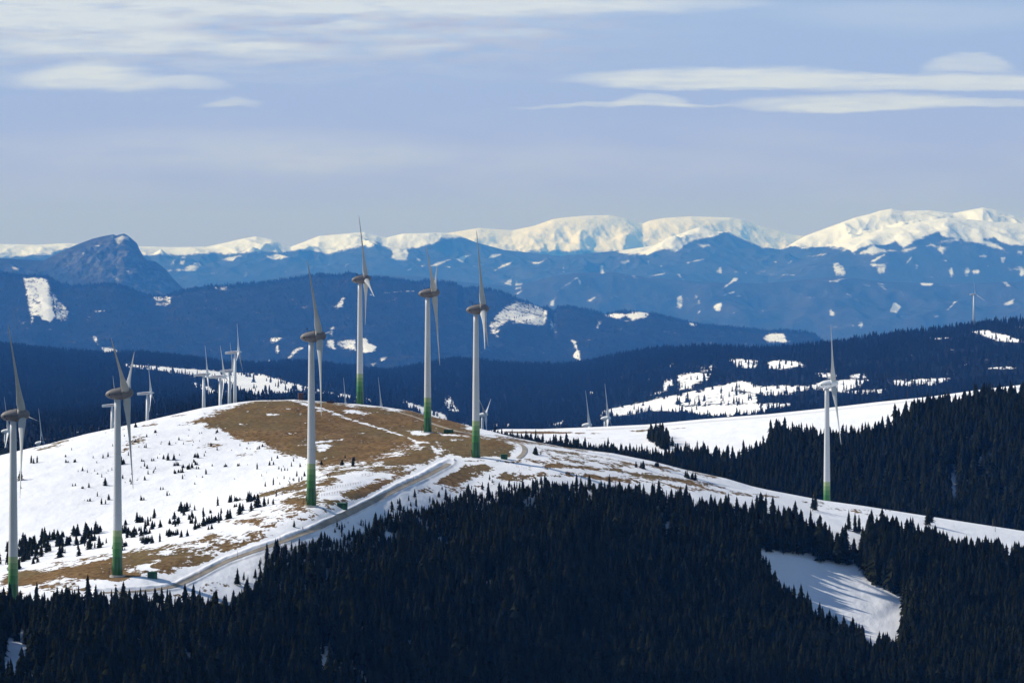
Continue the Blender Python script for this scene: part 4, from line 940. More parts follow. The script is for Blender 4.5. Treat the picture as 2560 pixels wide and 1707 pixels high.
LONE4 = Z2([(790,965,60),(818,900,35),(890,975,90),(900,925,45),(1132,890,25),(1175,850,25),(405,980,40),(325,975,45),(160,960,35),(125,965,45),(210,1000,30),(290,1015,30),(375,1065,55),(395,1115,50),(420,1100,40),(445,1065,45),(258,1090,35),(218,1140,25),(160,1145,70),(85,1160,50),(338,1100,20),(310,1130,22),(10,1000,60),(52,1065,25),
  (185,1250,55),(240,1238,28),(15,1350,130),(75,1340,95),(112,1320,60),(158,1325,60),(350,1530,65),(430,1550,30),(30,810,30),(60,795,30),(600,960,45),(655,1070,35),(1250,1365,70),(1140,1480,55),(1200,1530,80),(1935,1215,55),(1745,1205,15),(1420,1340,45),(1470,1340,85),(1640,1350,55),(1520,1370,35),(980,1480,18),(845,1495,20)])
LONE5 = [(1332,1135,22,1),(1343,1134,16,1),(1352,1136,10,0),(1590,1168,16,0),(1600,1170,22,1),(1608,1172,14,0),(1637,1165,16,1),(1646,1166,12,0),(1728,1198,26,1),(1737,1200,14,0),(1768,1212,8,0)]
nl = 0
for x, y, h in LONE1: place_small(x, y, h, False, 'small lone spruce scattered on the bright white snow slope at the left', 'lone spruces scattered over the left snow slope')
for x, y, h in CL1: place_small(x, y, h, True, 'small tuft of several spruces standing on the bright left snow slope', 'spruce tufts on the left snow slope')
for x, y, h, c in LONE3: place_small(x, y, h, bool(c), 'tiny lone spruce near the far left of the bright snow slope', 'tiny spruces at the far left')
for x, y, h in LONE4: place_small(x, y, h, False, 'small dark spruce on patchy snow between the brown summit and the road', 'small spruces on the patchy snow in the middle')
for x, y, h, c in LONE5: place_small(x, y, h, bool(c), 'low dark spruce on the speckled snow just below the ridge line right of the hilltop', 'low spruces on the snowy ridge right of the hilltop')
rgS = np.random.default_rng(31); SHR = R1([(900,1330),(1300,1180),(1700,1080),(2300,1210),(2700,1330),(2900,1560),(2600,1700),(2000,1640),(1300,1640),(700,1700),(500,1500)])
ns = 0
while ns < 70:
    x = rgS.uniform(130, 800); y = rgS.uniform(1050, 1240)
    if poly_sdf(np.array([x]), np.array([y]), SHR, 1.0)[0] > 0: continue
    if rgS.random() > 0.25+1.5*max(perlin(np.array([x/40.0]), np.array([y/22.0]))[0], 0): continue
    ns += 1
    place_small(x, y, rgS.uniform(3, 11), rgS.random() < 0.3, 'very small dark shrub of spruce dotting the bright left snow slope', 'tiny shrubs on the left snow slope', 'spruce_shrub')
# tree band in the hollow between the two left turbines and the snow slope
band = [(-20,1410,60,1395),(60,1378,120,1330),(0,0,0,0)]
BAND = [R2([(-60,1180),(0,1050),(100,1000),(180,960),(280,940),(430,890),(600,870),(780,850),(900,810),(1150,760),(1400,690),(1600,640),(1800,600),(1900,560),(2060,540),(2250,540),(2400,540),(2400,640),(2200,690),(2080,780),(1950,820),(1780,880),(1500,930),(1400,1000),(1150,1010),(800,1060),(560,1090),(430,1140),(200,1170),(60,1220)])]
bm_ = []
rgB = np.random.default_rng(21)
tries = 0
while len(bm_) < 150 and tries < 9000:
    tries += 1
    x = rgB.uniform(-10, 650); y = rgB.uniform(1235, 1435)
    q = poly_sdf(np.array([x]), np.array([y]), BAND[0], 1.0)[0]
    if q > 0: continue
    # denser on the left and in clusters
    cl = perlin(np.array([x/28.0]), np.array([y/14.0]))[0]
    if rgB.random() > 0.25+1.4*max(cl, 0)+(0.35 if x < 120 else 0): continue
    if any(abs(x-a) < 5 and abs(y-b) < 3 for a, b, _ in bm_): continue
    bm_.append((x, y, rgB.uniform(10, 30)*(1.15 if x < 250 else 0.9)))
for x, y, h in bm_:
    c = rgB.random() < 0.45
    place_small(x, y, h*(1.1 if c else 1), c, 'dark spruce tuft in the band of trees crossing the hollow behind the left turbines' if c else 'dark young spruce in the band of trees crossing the hollow behind the left turbines',
                'spruce tufts in the tree band' if c else 'young spruces in the tree band')
# notable single trees on the right snow slope
place_tree(near.at(2325, 1313)[0], 10.5, 5, 'broad dark bushy spruce alone on the right snow ridge casting a shadow', None, rgT, widen=1.5)
place_tree(near.at(2318, 1312)[0], 8.0, 2, 'smaller spruce leaning against the left of the bushy spruce on the right ridge', None, rgT, widen=1.3)
place_tree(near.at(2282, 1332)[0], 9.0, 3, 'single slender spruce standing on snow just left of the bushy ridge spruce', None, rgT, widen=1.0)
for x, y, h, lab in ((2038, 1275, 11, 'dark spruce right in front of the foot of the rightmost tall turbine'), (2032, 1277, 8, 'shorter spruce left of the one at the foot of the rightmost tall turbine'),
                     (2122, 1325, 11, 'dark spruce left of the pair standing in the gap of the right hand wood'), (2138, 1330, 11, 'left spruce of the pair in the gap of the right hand wood'), (2148, 1332, 10, 'right spruce of the pair in the gap of the right hand wood')):
    place_tree(near.at(x, y)[0], h, int(rgT.integers(0, 6)), lab, None, rgT, widen=1.15)

# ------------------------------------------------------------------ road
M_ROAD = mat_simple('gravel_road', (0.34, 0.29, 0.225), 0.9, 0.22, 0.15)
def road(name, pts, half, lift, mat, label=None):
    p = np.array(pts, float); seg = np.r_[0, np.cumsum(np.hypot(*np.diff(p, axis=0).T))]
    t = np.arange(0, seg[-1], 2.0)
    x = np.interp(t, seg, p[:,0]); y = np.interp(t, seg, p[:,1])
    k = np.ones(15)/15; xp = np.pad(x, 7, 'edge'); yp = np.pad(y, 7, 'edge')
    x = np.convolve(xp, k, 'valid'); y = np.convolve(yp, k, 'valid')
    wpt = near.at(x, y)
    tan = np.gradient(wpt[:, :2], axis=0); tan /= np.linalg.norm(tan, axis=1)[:, None]+1e-9
    nrm = np.stack([-tan[:,1], tan[:,0]], -1)
    hw = half if np.isscalar(half) else np.interp(t, np.linspace(0, seg[-1], len(half)), half)
    n = len(x); cols = 5; V = []
    for c in range(cols):
        o = (c/(cols-1)*2-1)
        q = wpt[:, :2]+nrm*(hw*o)[:, None] if not np.isscalar(hw) else wpt[:, :2]+nrm*hw*o
        z = near.zat(q[:,0], q[:,1])+lift
        V.append(np.stack([q[:,0], q[:,1], z], -1))
    zc = np.max([v[:,2] for v in V], axis=0)
    V = np.concatenate(V); i = np.arange(cols*n).reshape(cols, n)
    f = np.stack([i[:-1,:-1], i[:-1,1:], i[1:,1:], i[1:,:-1]], -1).reshape(-1, 4)
    o = mesh_obj(name, V, f, mat, smooth=True); o['kind'] = 'structure'
    return o
road('road', ROAD_MAIN, [1.1, 1.25, 1.3, 1.3, 1.3, 1.3, 1.3, 1.35], 0.22, M_ROAD)
road('hilltop_road', ROAD_TOP, 1.35, 0.2, M_ROAD)

# ------------------------------------------------------------------ wind turbines
M_WHITE = mat_simple('turbine_paint', (0.58, 0.59, 0.60), 0.45, 0.05, 0.2, spec=0.4)
M_BLADE = mat_simple('blade_gelcoat', (0.43, 0.44, 0.43), 0.4, 0.05, 0.2, spec=0.5)
M_WHITE2 = mat_simple('white_turbine_paint', (0.80, 0.80, 0.80), 0.45, 0.04, 0.2, spec=0.4)
M_NAC = mat_simple('weathered_nacelle', (0.175, 0.158, 0.15), 0.55, 0.12, 0.5, spec=0.3)
M_DARK = mat_simple('dark_metal', (0.04, 0.04, 0.045), 0.6, 0.2, 1.0)
M_RED = mat_simple('faded_red_stripe', (0.55, 0.25, 0.22), 0.6)
M_CONC = mat_simple('concrete', (0.45, 0.43, 0.40), 0.9, 0.15, 0.5)
def mat_tower():
    m, t, B, bs, out = mat_new('tower_green_bands')
    sep = B.node('ShaderNodeSeparateXYZ'); t.links.new(obj_co(B), sep.inputs[0])
    z = sep.outputs[2]
    r = B.node('ShaderNodeValToRGB'); r.color_ramp.interpolation = 'CONSTANT'
    e = r.color_ramp.elements
    stops = [(0, (0.010,0.085,0.010)), (8.0, (0.028,0.15,0.022)), (11.3, (0.075,0.21,0.05)), (14.3, (0.16,0.29,0.10)), (16.7, (0.31,0.40,0.18)), (19.2, (0.54,0.55,0.565))]
    while len(e) < len(stops): e.new(0.5)
    for i, (h, c) in enumerate(stops): e[i].position = h/80.0; e[i].color = c+(1,)
    t.links.new(B.m('DIVIDE', z, 80.0), r.inputs[0])
    n = B.noise(B.mapping(obj_co(B), (0.8, 0.8, 0.05)), 1.0, 4, 0.6)
    col = B.mix(B.smooth(n, 0.45, 0.8, 0, 0.35), r.outputs[0], (0.30, 0.30, 0.28))
    seam = B.m('LESS_THAN', B.m('PINGPONG', B.m('ADD', z, 0.0), 13.0), 0.10)
    col = B.mix(B.m('MULTIPLY', seam, 0.25), col, (0.15, 0.15, 0.15))
    t.links.new(r.outputs[0] if False else col, bs.inputs['Base Color']); bs.inputs['Roughness'].default_value = 0.5
    bs.inputs['Specular IOR Level'].default_value = 0.35
    return m
M_TOWER = mat_tower()

def lathe(prof, n=32, axis='z'):
    """prof: list of (along, radius)"""
    V = []; Fc = []
    for a, r in prof:
        for j in range(n):
            t = 2*math.pi*j/n
            V.append((r*math.cos(t), r*math.sin(t), a) if axis == 'z' else (a, r*math.cos(t), r*math.sin(t)))
    for k in range(len(prof)-1):
        for j in range(n):
            q = (k*n+j, k*n+(j+1) % n, (k+1)*n+(j+1) % n, (k+1)*n+j)
            Fc.append(q if axis == 'z' else q[::-1])
    Fc.append(tuple(range(n))[::-1] if axis == 'z' else tuple(range(n))); k = (len(prof)-1)*n
    Fc.append(tuple(k+j for j in range(n)) if axis == 'z' else tuple(k+j for j in range(n))[::-1])
    return V, Fc
def box(cx, cy, cz, sx, sy, sz, V=None, Fc=None):
    V = [] if V is None else V; Fc = [] if Fc is None else Fc; b = len(V)
    for dz in (-.5, .5):
        for dx, dy in ((-.5,-.5),(.5,-.5),(.5,.5),(-.5,.5)): V.append((cx+dx*sx, cy+dy*sy, cz+dz*sz))
    Fc += [tuple(b+i for i in f) for f in ((3,2,1,0),(4,5,6,7),(0,1,5,4),(1,2,6,5),(2,3,7,6),(3,0,4,7))]
    return V, Fc
def blade_mesh(L, root, cmax, pitch_root, pitch_tip, prebend, winglet=True):
    """blade along +Z of the rotor frame; X = rotor axis (forward), Y = in the rotor plane"""
    st = [0.0, 0.03, 0.07, 0.12, 0.18, 0.26, 0.36, 0.48, 0.60, 0.72, 0.84, 0.93, 0.98, 1.0]
    ch = [0.86, 0.98, 1.0, 0.90, 0.72, 0.55, 0.41, 0.31, 0.245, 0.195, 0.15, 0.115, 0.08, 0.045]
    tk = [0.85, 0.62, 0.40, 0.32, 0.28, 0.25, 0.23, 0.21, 0.19, 0.18, 0.17, 0.16, 0.15, 0.15]
    n = 14; V = []; Fc = []
    for s, c, tt in zip(st, ch, tk):
        z = root+(L-root)*s; c = c*cmax; p = pitch_root+(pitch_tip-pitch_root)*s**0.6
        bend = prebend*s**2.2
        for j in range(n):
            a = 2*math.pi*j/n
            u = 0.5*c*math.cos(a); v = 0.5*c*tt*math.sin(a)*(0.55+0.45*math.cos(a/2)**2 if tt < 0.6 else 1.0)
            u -= 0.12*c*(1-tt)
            x = u*math.sin(p)+v*math.cos(p)+bend; y = u*math.cos(p)-v*math.sin(p)
            V.append((x, y, z))
    if winglet:
        for j in range(n):
            x, y, z = V[-n+j] if j == 0 else V[(len(st)-1)*n+j]
            V.append((x*1.0+0.7, y, z+0.15))
    m = len(V)//n
    for k in range(m-1):
        for j in range(n): Fc.append((k*n+j, k*n+(j+1) % n, (k+1)*n+(j+1) % n, (k+1)*n+j))
    Fc.append(tuple(range(n))[::-1]); Fc.append(tuple((m-1)*n+j for j in range(n)))
    return V, Fc
EGG = [(-7.0,0.05),(-6.9,0.45),(-6.55,0.95),(-5.9,1.45),(-5.0,1.85),(-3.8,2.2),(-2.5,2.45),(-1.2,2.6),(-0.2,2.66),(0.25,2.68)]
SPIN = [(0.34,2.68),(1.2,2.66),(2.2,2.55),(3.1,2.3),(3.9,1.9),(4.5,1.4),(4.9,0.85),(5.05,0.3),(5.08,0.05)]
def egg_radius(x):
    p = EGG+SPIN; return float(np.interp(x, [q[0] for q in p], [q[1] for q in p]))
BL_EGG = blade_mesh(41.0, 2.0, 3.25, math.radians(88), math.radians(72), -0.2)
BL_BOX = blade_mesh(31.0, 0.9, 2.5, math.radians(86), math.radians(70), -0.3, False)

def egg_turbine(hub_px, hub_py, Y, yaw, phi, label, group, H=78.0, nac=M_NAC, detail=True, tower_mat=M_TOWER, white=M_BLADE, ground=None, RL=1.0, name='wind_turbine', door_side=-1):
    """hub_px, hub_py: image position of the rotor centre; yaw: turn of the spinner from pointing right, + = away"""
    Y *= 0.5
    hx, hy, hz = W3(hub_px, hub_py, Y)
    ax = Vector((math.cos(yaw), math.sin(yaw), 0))
    off = 2.0   # rotor centre lies ahead of the tower axis
    tx, ty = hx-ax.x*(off+2.0), hy-ax.y*(off+2.0)
    gz = hz-H if ground is None else ground(tx, ty)
    Ht = hz-gz
    root = empty(name, (tx, ty, gz), yaw)
    tag(root, label, 'wind turbine', group)
    # tower
    n = 14; prof = []
    for k in range(n+1):
        t = k/n; z = -1.0+(Ht-2.5+1.0)*t
        r = 2.18*(1-t)+1.28*t if detail else 2.1*(1-t)+1.25*t
        r += 0.10*max(0, 1-z/7.0)
        prof.append((z, r))
    V, Fc = lathe(prof, 36); mesh_obj('tower', V, Fc, tower_mat, root, True)
    # tower is joined to the nacelle by a yaw collar
    V, Fc = lathe([(Ht-2.75,1.34),(Ht-2.6,1.6),(Ht-2.05,1.75),(Ht-1.9,1.5)], 28); mesh_obj('yaw_collar', V, Fc, nac, root, True)
    tilt = math.radians(4.9)
    hd = bpy.data.objects.new('nacelle', None)
    R = Matrix.Rotation(-tilt, 4, 'Y')
    def tr(V, dx=0.0):
        return [tuple((R @ Vector((x+dx, y, z)))+Vector((off+2.0, 0, Ht))) for x, y, z in V]
    e0 = -2.2   # nacelle coordinates: rotor centre at x = 2.0
    V, Fc = lathe(EGG, 32, 'x')
    nc = mesh_obj('nacelle', tr(V, e0), Fc, nac, root, True)
    V, Fc = lathe(SPIN, 32, 'x')
    mesh_obj('spinner', tr(V, e0), Fc, nac, root, True)
    V, Fc = lathe([(0.25,2.60),(0.34,2.60)], 32, 'x'); mesh_obj('rotor_gap', tr(V, e0), Fc, M_DARK, nc, True)
    if detail:
        # wind mast and cooling ridge on the roof
        V, Fc = box(-3.5, 0, egg_radius(-3.5)+0.85, 0.16, 0.16, 1.9)
        box(-3.5, 0, egg_radius(-3.5)+1.75, 0.16, 0.9, 0.14, V, Fc); box(-3.5, 0, egg_radius(-3.5)+1.5, 0.5, 0.5, 0.5, V, Fc)
        mesh_obj('wind_mast', tr(V, e0), Fc, M_DARK, nc)
        V = []; Fc = []
        for i in range(7):
            x = -3.3+i*0.5; box(x, 0, egg_radius(x)+0.28-0.0*i, 0.5, 0.35, 0.14, V, Fc)
            if i % 2 == 0: box(x, 0, egg_radius(x)+0.08, 0.12, 0.12, 0.5, V, Fc)
        mesh_obj('roof_rail', tr(V, e0), Fc, M_DARK, nc)
        # side marking: round emblem and a line of lettering, plus a vent, on the side facing the camera
        def wrap(x, zz, out=0.035):
            r = egg_radius(x)+out; zz = max(-r*0.95, min(r*0.95, zz)); return (x, -math.sqrt(r*r-zz*zz), zz)
        V = [wrap(-5.0+0.42*math.cos(a), -0.1+0.42*math.sin(a)) for a in np.linspace(0, 2*math.pi, 16, endpoint=False)]
        mesh_obj('emblem', tr(V, e0), [tuple(range(16))], M_DARK, nc)
        cu = bpy.data.curves.new('lettering', 'FONT'); cu.body = 'ENERCON'; cu.size = 1.05; cu.space_character = 1.02
        to = bpy.data.objects.new('lt', cu); COL.objects.link(to)
        dg = bpy.context.evaluated_depsgraph_get(); me = bpy.data.meshes.new_from_object(to.evaluated_get(dg))
        COL.objects.unlink(to); bpy.data.objects.remove(to)
        tv = [wrap(-4.3+v.co.x, -0.42+v.co.y) for v in me.vertices]
        tf = [tuple(p.vertices) for p in me.polygons]
        mesh_obj('lettering', tr(tv, e0), tf, M_DARK, nc); bpy.data.meshes.remove(me)
        V = []; Fc = []
        for (vx, vz, sx, sz) in ((-4.4, -1.25, 0.55, 0.4), (-0.6, -2.2, 1.0, 0.3)):
            b = len(V)
            for dx, dz in ((-.5,-.5),(.5,-.5),(.5,.5),(-.5,.5)): V.append(wrap(vx+dx*sx, vz+dz*sz, 0.05))
            Fc.append((b, b+1, b+2, b+3))
        mesh_obj('vent', tr(V, e0), Fc, M_DARK, nc)
        # entrance: door, landing and steps at the tower foot
        s = door_side
        V, Fc = box(s*2.25, 0, 3.3, 0.25, 1.0, 2.2); mesh_obj('door', V, Fc, M_DARK, root)
        V, Fc = box(s*2.9, 0, 2.15, 1.5, 1.5, 0.12)
        for i in range(5): box(s*(3.7+0.28*i), 0, 1.85-0.38*i, 0.3, 1.1, 0.06, V, Fc)
        for yy in (-0.7, 0.7):
            box(s*2.9, yy, 3.15, 1.4, 0.06, 0.07, V, Fc); box(s*3.55, yy, 2.6, 0.07, 0.07, 1.1, V, Fc); box(s*2.35, yy, 2.6, 0.07, 0.07, 1.1, V, Fc); box(s*3.5, yy, 1.0, 0.1, 0.1, 2.3, V, Fc)
        mesh_obj('entrance_steps', V, Fc, M_DARK, root)
        V, Fc = lathe([(-1.2,3.5),(0.16,3.4),(0.18,2.2)], 36); mesh_obj('foundation', V, Fc, M_CONC, root)
    for k in range(3):
        a = phi+k*2*math.pi/3
        RR = Matrix.Rotation(a, 4, 'X')
        Vb = [RR @ Vector((x, y, z*RL)) for x, y, z in BL_EGG[0]]
        mesh_obj('blade', tr([(v.x, v.y, v.z) for v in Vb]), BL_EGG[1], white, root, True)
    return root

def rad(d): return math.radians(d)
# phi: angle of the first blade from straight up; positive turns its tip away from the camera's left... (X axis rotation)
MAIN = [
  # hub px, hub py, Y, yaw, phi, nacelle, label
  (57, 1036, 3306, rad(-2), rad(24), M_NAC, 'tall turbine with grey egg nacelle at the left edge, foot hidden by spruces'),
  (317, 982, 3419, rad(-2), rad(54), M_NAC, 'tall turbine with two blades up in a V beside a green cabin on brown grass'),
  (800, 840, 3683, rad(-4), rad(32), M_NAC, 'tall turbine on a bare pad between the road and the left snow slope'),
  (1209, 772, 4193, rad(-1), rad(0), M_NAC, 'tall turbine with two blades hanging together, beside the hilltop road bend'),
  (1087, 731.5, 4474, rad(-3), rad(52), M_NAC, 'tall turbine standing behind the snow patch with a low green cabin, one blade straight down'),
  (916, 697.5, 4963, rad(8), rad(-15), M_NAC, 'farthest tall green footed turbine on the hilltop crest, its short bright blade towards the viewer'),
  (2084, 959, 4790, rad(0), rad(30), M_WHITE2, 'tall turbine with white nacelle alone on the right ridge before the dark wood'),
]
for (px, py, Y, yaw, phi, nac, lab) in MAIN:
    egg_turbine(px, py, Y, yaw, phi, lab, 'tall turbines with green banded feet', nac=nac)

def c_ground(x, y): return float(hillC.zat(np.array([x]), np.array([y]))[0])
# egg turbines half hidden behind the crests
for (px, py, Y, yaw, phi, lab) in [
    (22, 1077, 9300, rad(-8), rad(10), 'small white turbine partly hidden behind the leftmost tall tower'),
    (106, 1107, 9400, rad(-8), rad(5), 'single white blade and nacelle top sunk behind the left snow slope'),
    (955, 1026, 9600, rad(-8), rad(8), 'grey blade of a hidden turbine rising behind the hilltop between two tall towers'),
    (866, 1026, 9900, rad(-6), rad(0), 'faint blade of a hidden turbine left of the one behind the hilltop'),
    (1214, 1036, 9500, rad(-12), rad(55), 'small grey turbine peeping out right of the tower by the road bend'),
    (1474, 1062, 9200, rad(-10), rad(10), 'left one of two small white turbines behind the snowfield edge'),
    (1521, 1045, 9300, rad(-10), rad(5), 'right one of two small white turbines behind the snowfield edge')]:
    egg_turbine(px, py, Y, yaw, phi, lab, 'small turbines behind the crests', nac=M_WHITE2, detail=False, tower_mat=M_WHITE2, white=M_WHITE2, ground=c_ground)

def box_turbine(hub_px, hub_py, Y, yaw, phi, label, group, sc=1.0, ground=c_ground, H=None):
    Y *= 0.5
    hx, hy, hz = W3(hub_px, hub_py, Y)
    ax = Vector((math.cos(yaw), math.sin(yaw), 0)); off = 4.0*sc
    tx, ty = hx-ax.x*off, hy-ax.y*off
    gz = hz-H if H else ground(tx, ty); Ht = hz-gz
    root = empty('wind_turbine', (tx, ty, gz), yaw); tag(root, label, 'wind turbine', group)
    V, Fc = lathe([(-1, 2.15*sc), (Ht*0.5, 1.75*sc), (Ht-1.6*sc, 1.2*sc)], 28); mesh_obj('tower', V, Fc, M_WHITE2, root, True)
    R = Matrix.Rotation(-rad(4.5), 4, 'Y')
    def tr(V): return [tuple((R @ (Vector(v)*sc))+Vector((off, 0, Ht))) for v in V]
    sec = [(-14.6, 0.95, 1.0), (-14.2, 1.25, 1.35), (-9, 1.45, 1.55), (-3, 1.5, 1.6), (-1.4, 1.35, 1.5)]; V = []; Fc = []
    for x, w, h in sec:
        for a in range(12):
            t = 2*math.pi*a/12+math.pi/12; c, s_ = math.cos(t), math.sin(t); q = (abs(c)**4+abs(s_)**4)**0.25
            V.append((x, w*c/q, h*s_/q-0.1))
    for k in range(len(sec)-1):
        for j in range(12): Fc.append(((k+1)*12+j, (k+1)*12+(j+1) % 12, k*12+(j+1) % 12, k*12+j))
    Fc.append(tuple(range(12))); Fc.append(tuple((len(sec)-1)*12+j for j in range(12))[::-1])
    nc = mesh_obj('nacelle', tr(V), Fc, M_WHITE2, root)
    V, Fc = box(-6.8, -1.53, 0.35, 8.5, 0.12, 0.55); box(-6.8, 1.53, 0.35, 8.5, 0.12, 0.55, V, Fc); mesh_obj('red_stripe', tr(V), Fc, M_RED, nc)
    V, Fc = lathe([(-1.3,1.1),(-0.9,1.5),(0,1.6),(0.9,1.45),(1.8,0.9),(3.0,0.35),(3.2,0.05)], 20, 'x'); mesh_obj('spinner', tr(V), Fc, M_WHITE2, root, True)
    for k in range(3):
        RR = Matrix.Rotation(phi+k*2*math.pi/3, 4, 'X')
        mesh_obj('blade', tr([tuple(RR @ Vector(v)) for v in BL_BOX[0]]), BL_BOX[1], M_WHITE2, root, True)
    return root
G_ = 'small white turbines behind the left snow slope'
for (px, py, Y, yaw, phi, sc, lab) in [
    (290, 1012, 8300, rad(-2), rad(8), 1.0, 'small white turbine mostly hidden right behind the second tall tower'),
    (378, 982, 8300, rad(-2), rad(8), 1.0, 'small white turbine standing alone just right of the second tall tower'),
    (519, 935, 8400, rad(4), rad(12), 1.0, 'leftmost of the cluster of small white turbines behind the snow slope'),
    (561, 940, 8100, rad(-6), rad(15), 1.05, 'nearest turbine of the small white cluster, its nacelle lowest'),
    (583, 926, 8700, rad(-4), rad(10), 1.0, 'small white turbine in the cluster just left of the highest one'),
    (597, 880, 8500, rad(-3), rad(-12), 1.0, 'highest white turbine of the small cluster behind the snow slope')]:
    box_turbine(px, py, Y, yaw, phi, lab, G_, sc)
box_turbine(2438, 735, 27500, rad(35), rad(-5), 'far white turbine on the blue wooded ridge at the right edge', None, 1.65)

# ------------------------------------------------------------------ cabins, huts
M_GREEN = mat_simple('green_cabin_paint', (0.018, 0.075, 0.030), 0.6, 0.2, 0.6)
M_GREEN2 = mat_simple('lighter_green_door', (0.03, 0.13, 0.05), 0.6, 0.15, 0.6)
M_HUT = mat_simple('brown_boards', (0.10, 0.055, 0.045), 0.85, 0.35, 1.5)
M_ROOF = mat_simple('snowy_roof', (0.55, 0.60, 0.58), 0.8, 0.2, 1.0)
def cabin(px, py, w, h, dpt, rz, label, roofmat=M_GREEN2, wall=M_GREEN, name='transformer_cabin', cat='cabin', group='green transformer cabins'):
    p = near.at(px, py)[0]
    r = empty(name, (p[0], p[1]+dpt/2, p[2]), rz); tag(r, label, cat, group)
    V, Fc = box(0, 0, h/2-0.4, w, dpt, h+0.8); mesh_obj('wall', V, Fc, wall, r)
    V, Fc = box(0, 0, h+0.10, w+0.3, dpt+0.3, 0.14); mesh_obj('roof', V, Fc, roofmat, r)
    V, Fc = box(w*0.28, -dpt/2-0.03, h*0.45, w*0.2, 0.06, h*0.8); d = mesh_obj('door', V, Fc, M_GREEN2 if wall is M_GREEN else M_DARK, r)
    V, Fc = box(w*0.34, -dpt/2-0.09, h*0.45, 0.08, 0.06, 0.25); mesh_obj('handle', V, Fc, M_DARK, d)
    for k in range(2):
        V = []; Fc = []
        for i in range(5): box(-w*0.28+k*w*0.27, -dpt/2-0.03, h*0.35+i*h*0.09, w*0.18, 0.06, h*0.04, V, Fc)
        mesh_obj('vent', V, Fc, M_DARK, r)
    return r
cabin(380, 1446, 4.0, 2.7, 2.6, rad(10), 'green transformer cabin beside the second tall turbine on brown grass')
cabin(855.5, 1272, 4.2, 2.6, 2.6, rad(-22), 'green transformer cabin between the third turbine and the road')
cabin(1260, 1148, 3.4, 2.5, 2.5, rad(5), 'green transformer cabin right of the turbine by the road bend')
cabin(1121, 1083, 5.3, 1.9, 2.6, rad(4), 'long low green transformer cabin on a snowy rim near the hilltop road')
cabin(752, 1000, 3.4, 4.1, 3.2, rad(8), 'narrow reddish brown board hut on the brown summit', M_HUT, M_HUT, 'summit_hut', 'hut', None)
cabin(826, 1007, 4.4, 1.2, 2.0, rad(0), 'low dark shelter on the summit crest left of the farthest tall turbine', M_DARK, M_HUT, 'low_shelter', 'shelter', None)

# ------------------------------------------------------------------ poles and fences
M_POLE = mat_simple('weathered_pole', (0.14, 0.11, 0.09), 0.9, 0.3, 3.0)
def pole(px, py, h, label, group, r=0.09, name='snow_pole', cat='pole', cap=True):
    p = near.at(px, py)[0]
    V, Fc = lathe([(-0.4,r*1.2),(h*0.5,r),(h-0.05,r*0.75),(h,r*0.4)], 8)
    o = mesh_obj(name, V, Fc, M_POLE, None, True); o.location = p; tag(o, label, cat, group)
    if cap:
        V, Fc = lathe([(h*0.78,r*1.15),(h*0.90,r*1.15)], 8); mesh_obj('reflector_band', V, Fc, M_RED, o, True)
    return o
for px, py, h, lab in [(502,1440,2.6,'thin snow pole on the lower bend of the road'), (594,1395,3.2,'thin snow pole where the snow bank ends beside the road'), (895,1280,2.8,'thin snow pole left of the road below the third cabin'),
        (1033.5,1204,3.0,'thin snow pole beside the upper straight of the road'), (700,1352,2.4,'thin snow pole beside the middle of the road'), (2033,1249,3.0,'pole on the ridge just left of the rightmost tall turbine')]:
    pole(px, py, h, lab, 'snow poles along the road')
pole(2482, 1317, 4.6, 'taller of two posts on the far right snow ridge', 'posts on the right ridge', 0.13, 'wooden_post', 'post', False)
pole(2488, 1329, 2.8, 'shorter of two posts on the far right snow ridge', 'posts on the right ridge', 0.15, 'wooden_post', 'post', False)
pole(2214, 1275, 0.9, 'left stump of two on the right ridge right of the turbine', 'stumps on the right ridge', 0.25, 'wooden_stump', 'stump', False)
pole(2225, 1277, 1.1, 'right stump of two on the right ridge right of the turbine', 'stumps on the right ridge', 0.22, 'wooden_stump', 'stump', False)
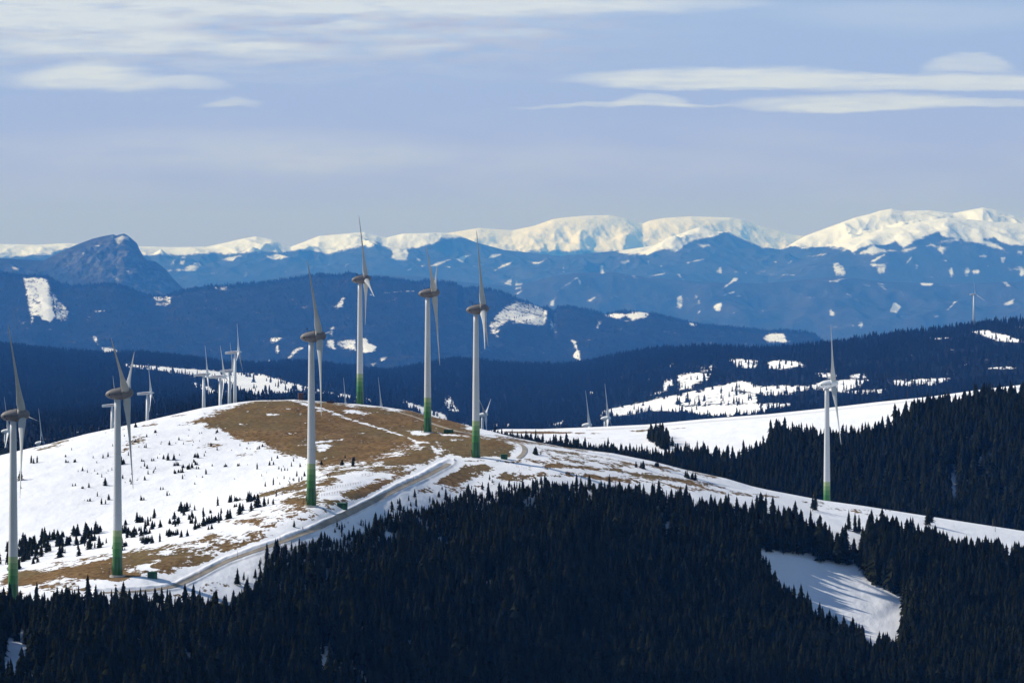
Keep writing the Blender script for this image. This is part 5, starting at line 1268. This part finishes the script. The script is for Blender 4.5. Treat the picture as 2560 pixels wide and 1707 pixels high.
def fence(a, b, n, label, mid=None):
    pts = [a]+([mid] if mid else [])+[b]
    q = np.array(pts, float); s = np.r_[0, np.cumsum(np.hypot(*np.diff(q, axis=0).T))]; t = np.linspace(0, s[-1], n)
    P = near.at(np.interp(t, s, q[:,0]), np.interp(t, s, q[:,1]))
    r = empty('pasture_fence', P[0]); tag(r, label, 'fence', 'pasture fences on the hill')
    wires = ([], [])
    for i in range(n):
        d = P[i]-P[0]
        V, Fc = box(d[0], d[1], d[2]+0.45, 0.13, 0.13, 1.5); mesh_obj('post', V, Fc, M_POLE, r)
    for hz in (0.5, 1.0):
        for i in range(n-1):
            d0 = Vector(P[i]-P[0])+Vector((0,0,hz)); d1 = Vector(P[i+1]-P[0])+Vector((0,0,hz)); b_ = len(wires[0])
            for d in (d0, d1):
                for dy, dz in ((-.02,-.02),(.02,-.02),(.02,.02),(-.02,.02)): wires[0].append((d.x, d.y+dy, d.z+dz))
            for j in range(4): wires[1].append((b_+j, b_+(j+1) % 4, b_+4+(j+1) % 4, b_+4+j))
    mesh_obj('wire', wires[0], wires[1], M_DARK, r)
fence((806,1226), (902,1209), 16, 'upper wire fence right of the third tall turbine')
fence((798,1241), (850,1232), 9, 'lower wire fence right of the third tall turbine')
fence((394,1395), (520,1371), 18, 'wire fence crossing the brown grass above the second cabin')
fence((640,1234), (768,1226), 16, 'wire fence left of the third tall turbine')
fence((905,1190), (1075,1160), 20, 'wire fence running up towards the road bend')

# thin measuring mast on the snowfield crest
def mast():
    px, py, Y = 2269, 996, 6560*0.5
    x, y, z = W3(px, py, Y); h = (996-968)/F*Y
    r = mesh_obj('measuring_mast', *lathe([(-1,0.22),(h,0.14)], 6), M_DARK, None, True); r.location = (x, y, z-2)
    tag(r, 'very thin mast rising from the snowfield edge at the right', 'mast')
mast()

# ------------------------------------------------------------------ air
def haze():
    x, y0, y1, z0, z1 = 20000, -4000, 121000, -2207, 1450
    V = [(-x,y0,z0),(x,y0,z0),(x,y1,z0),(-x,y1,z0),(-x,y0,z1),(x,y0,z1),(x,y1,z1),(-x,y1,z1)]
    Fc = [(3,2,1,0),(4,5,6,7),(0,1,5,4),(1,2,6,5),(2,3,7,6),(3,0,4,7)]
    m = bpy.data.materials.new('mountain_air'); m.use_nodes = True; t = m.node_tree; t.nodes.clear()
    out = t.nodes.new('ShaderNodeOutputMaterial'); pv = t.nodes.new('ShaderNodeVolumePrincipled')
    pv.inputs['Color'].default_value = (0.068, 0.30, 1.0, 1); pv.inputs['Density'].default_value = 1.95e-5
    pv.inputs['Absorption Color'].default_value = (1, 1, 1, 1); pv.inputs['Anisotropy'].default_value = 0.0
    t.links.new(pv.outputs[0], out.inputs['Volume'])
    o = mesh_obj('haze', V, Fc, m); o['kind'] = 'stuff'
    tag(o, 'blue mountain haze filling the distance', 'haze')
haze()
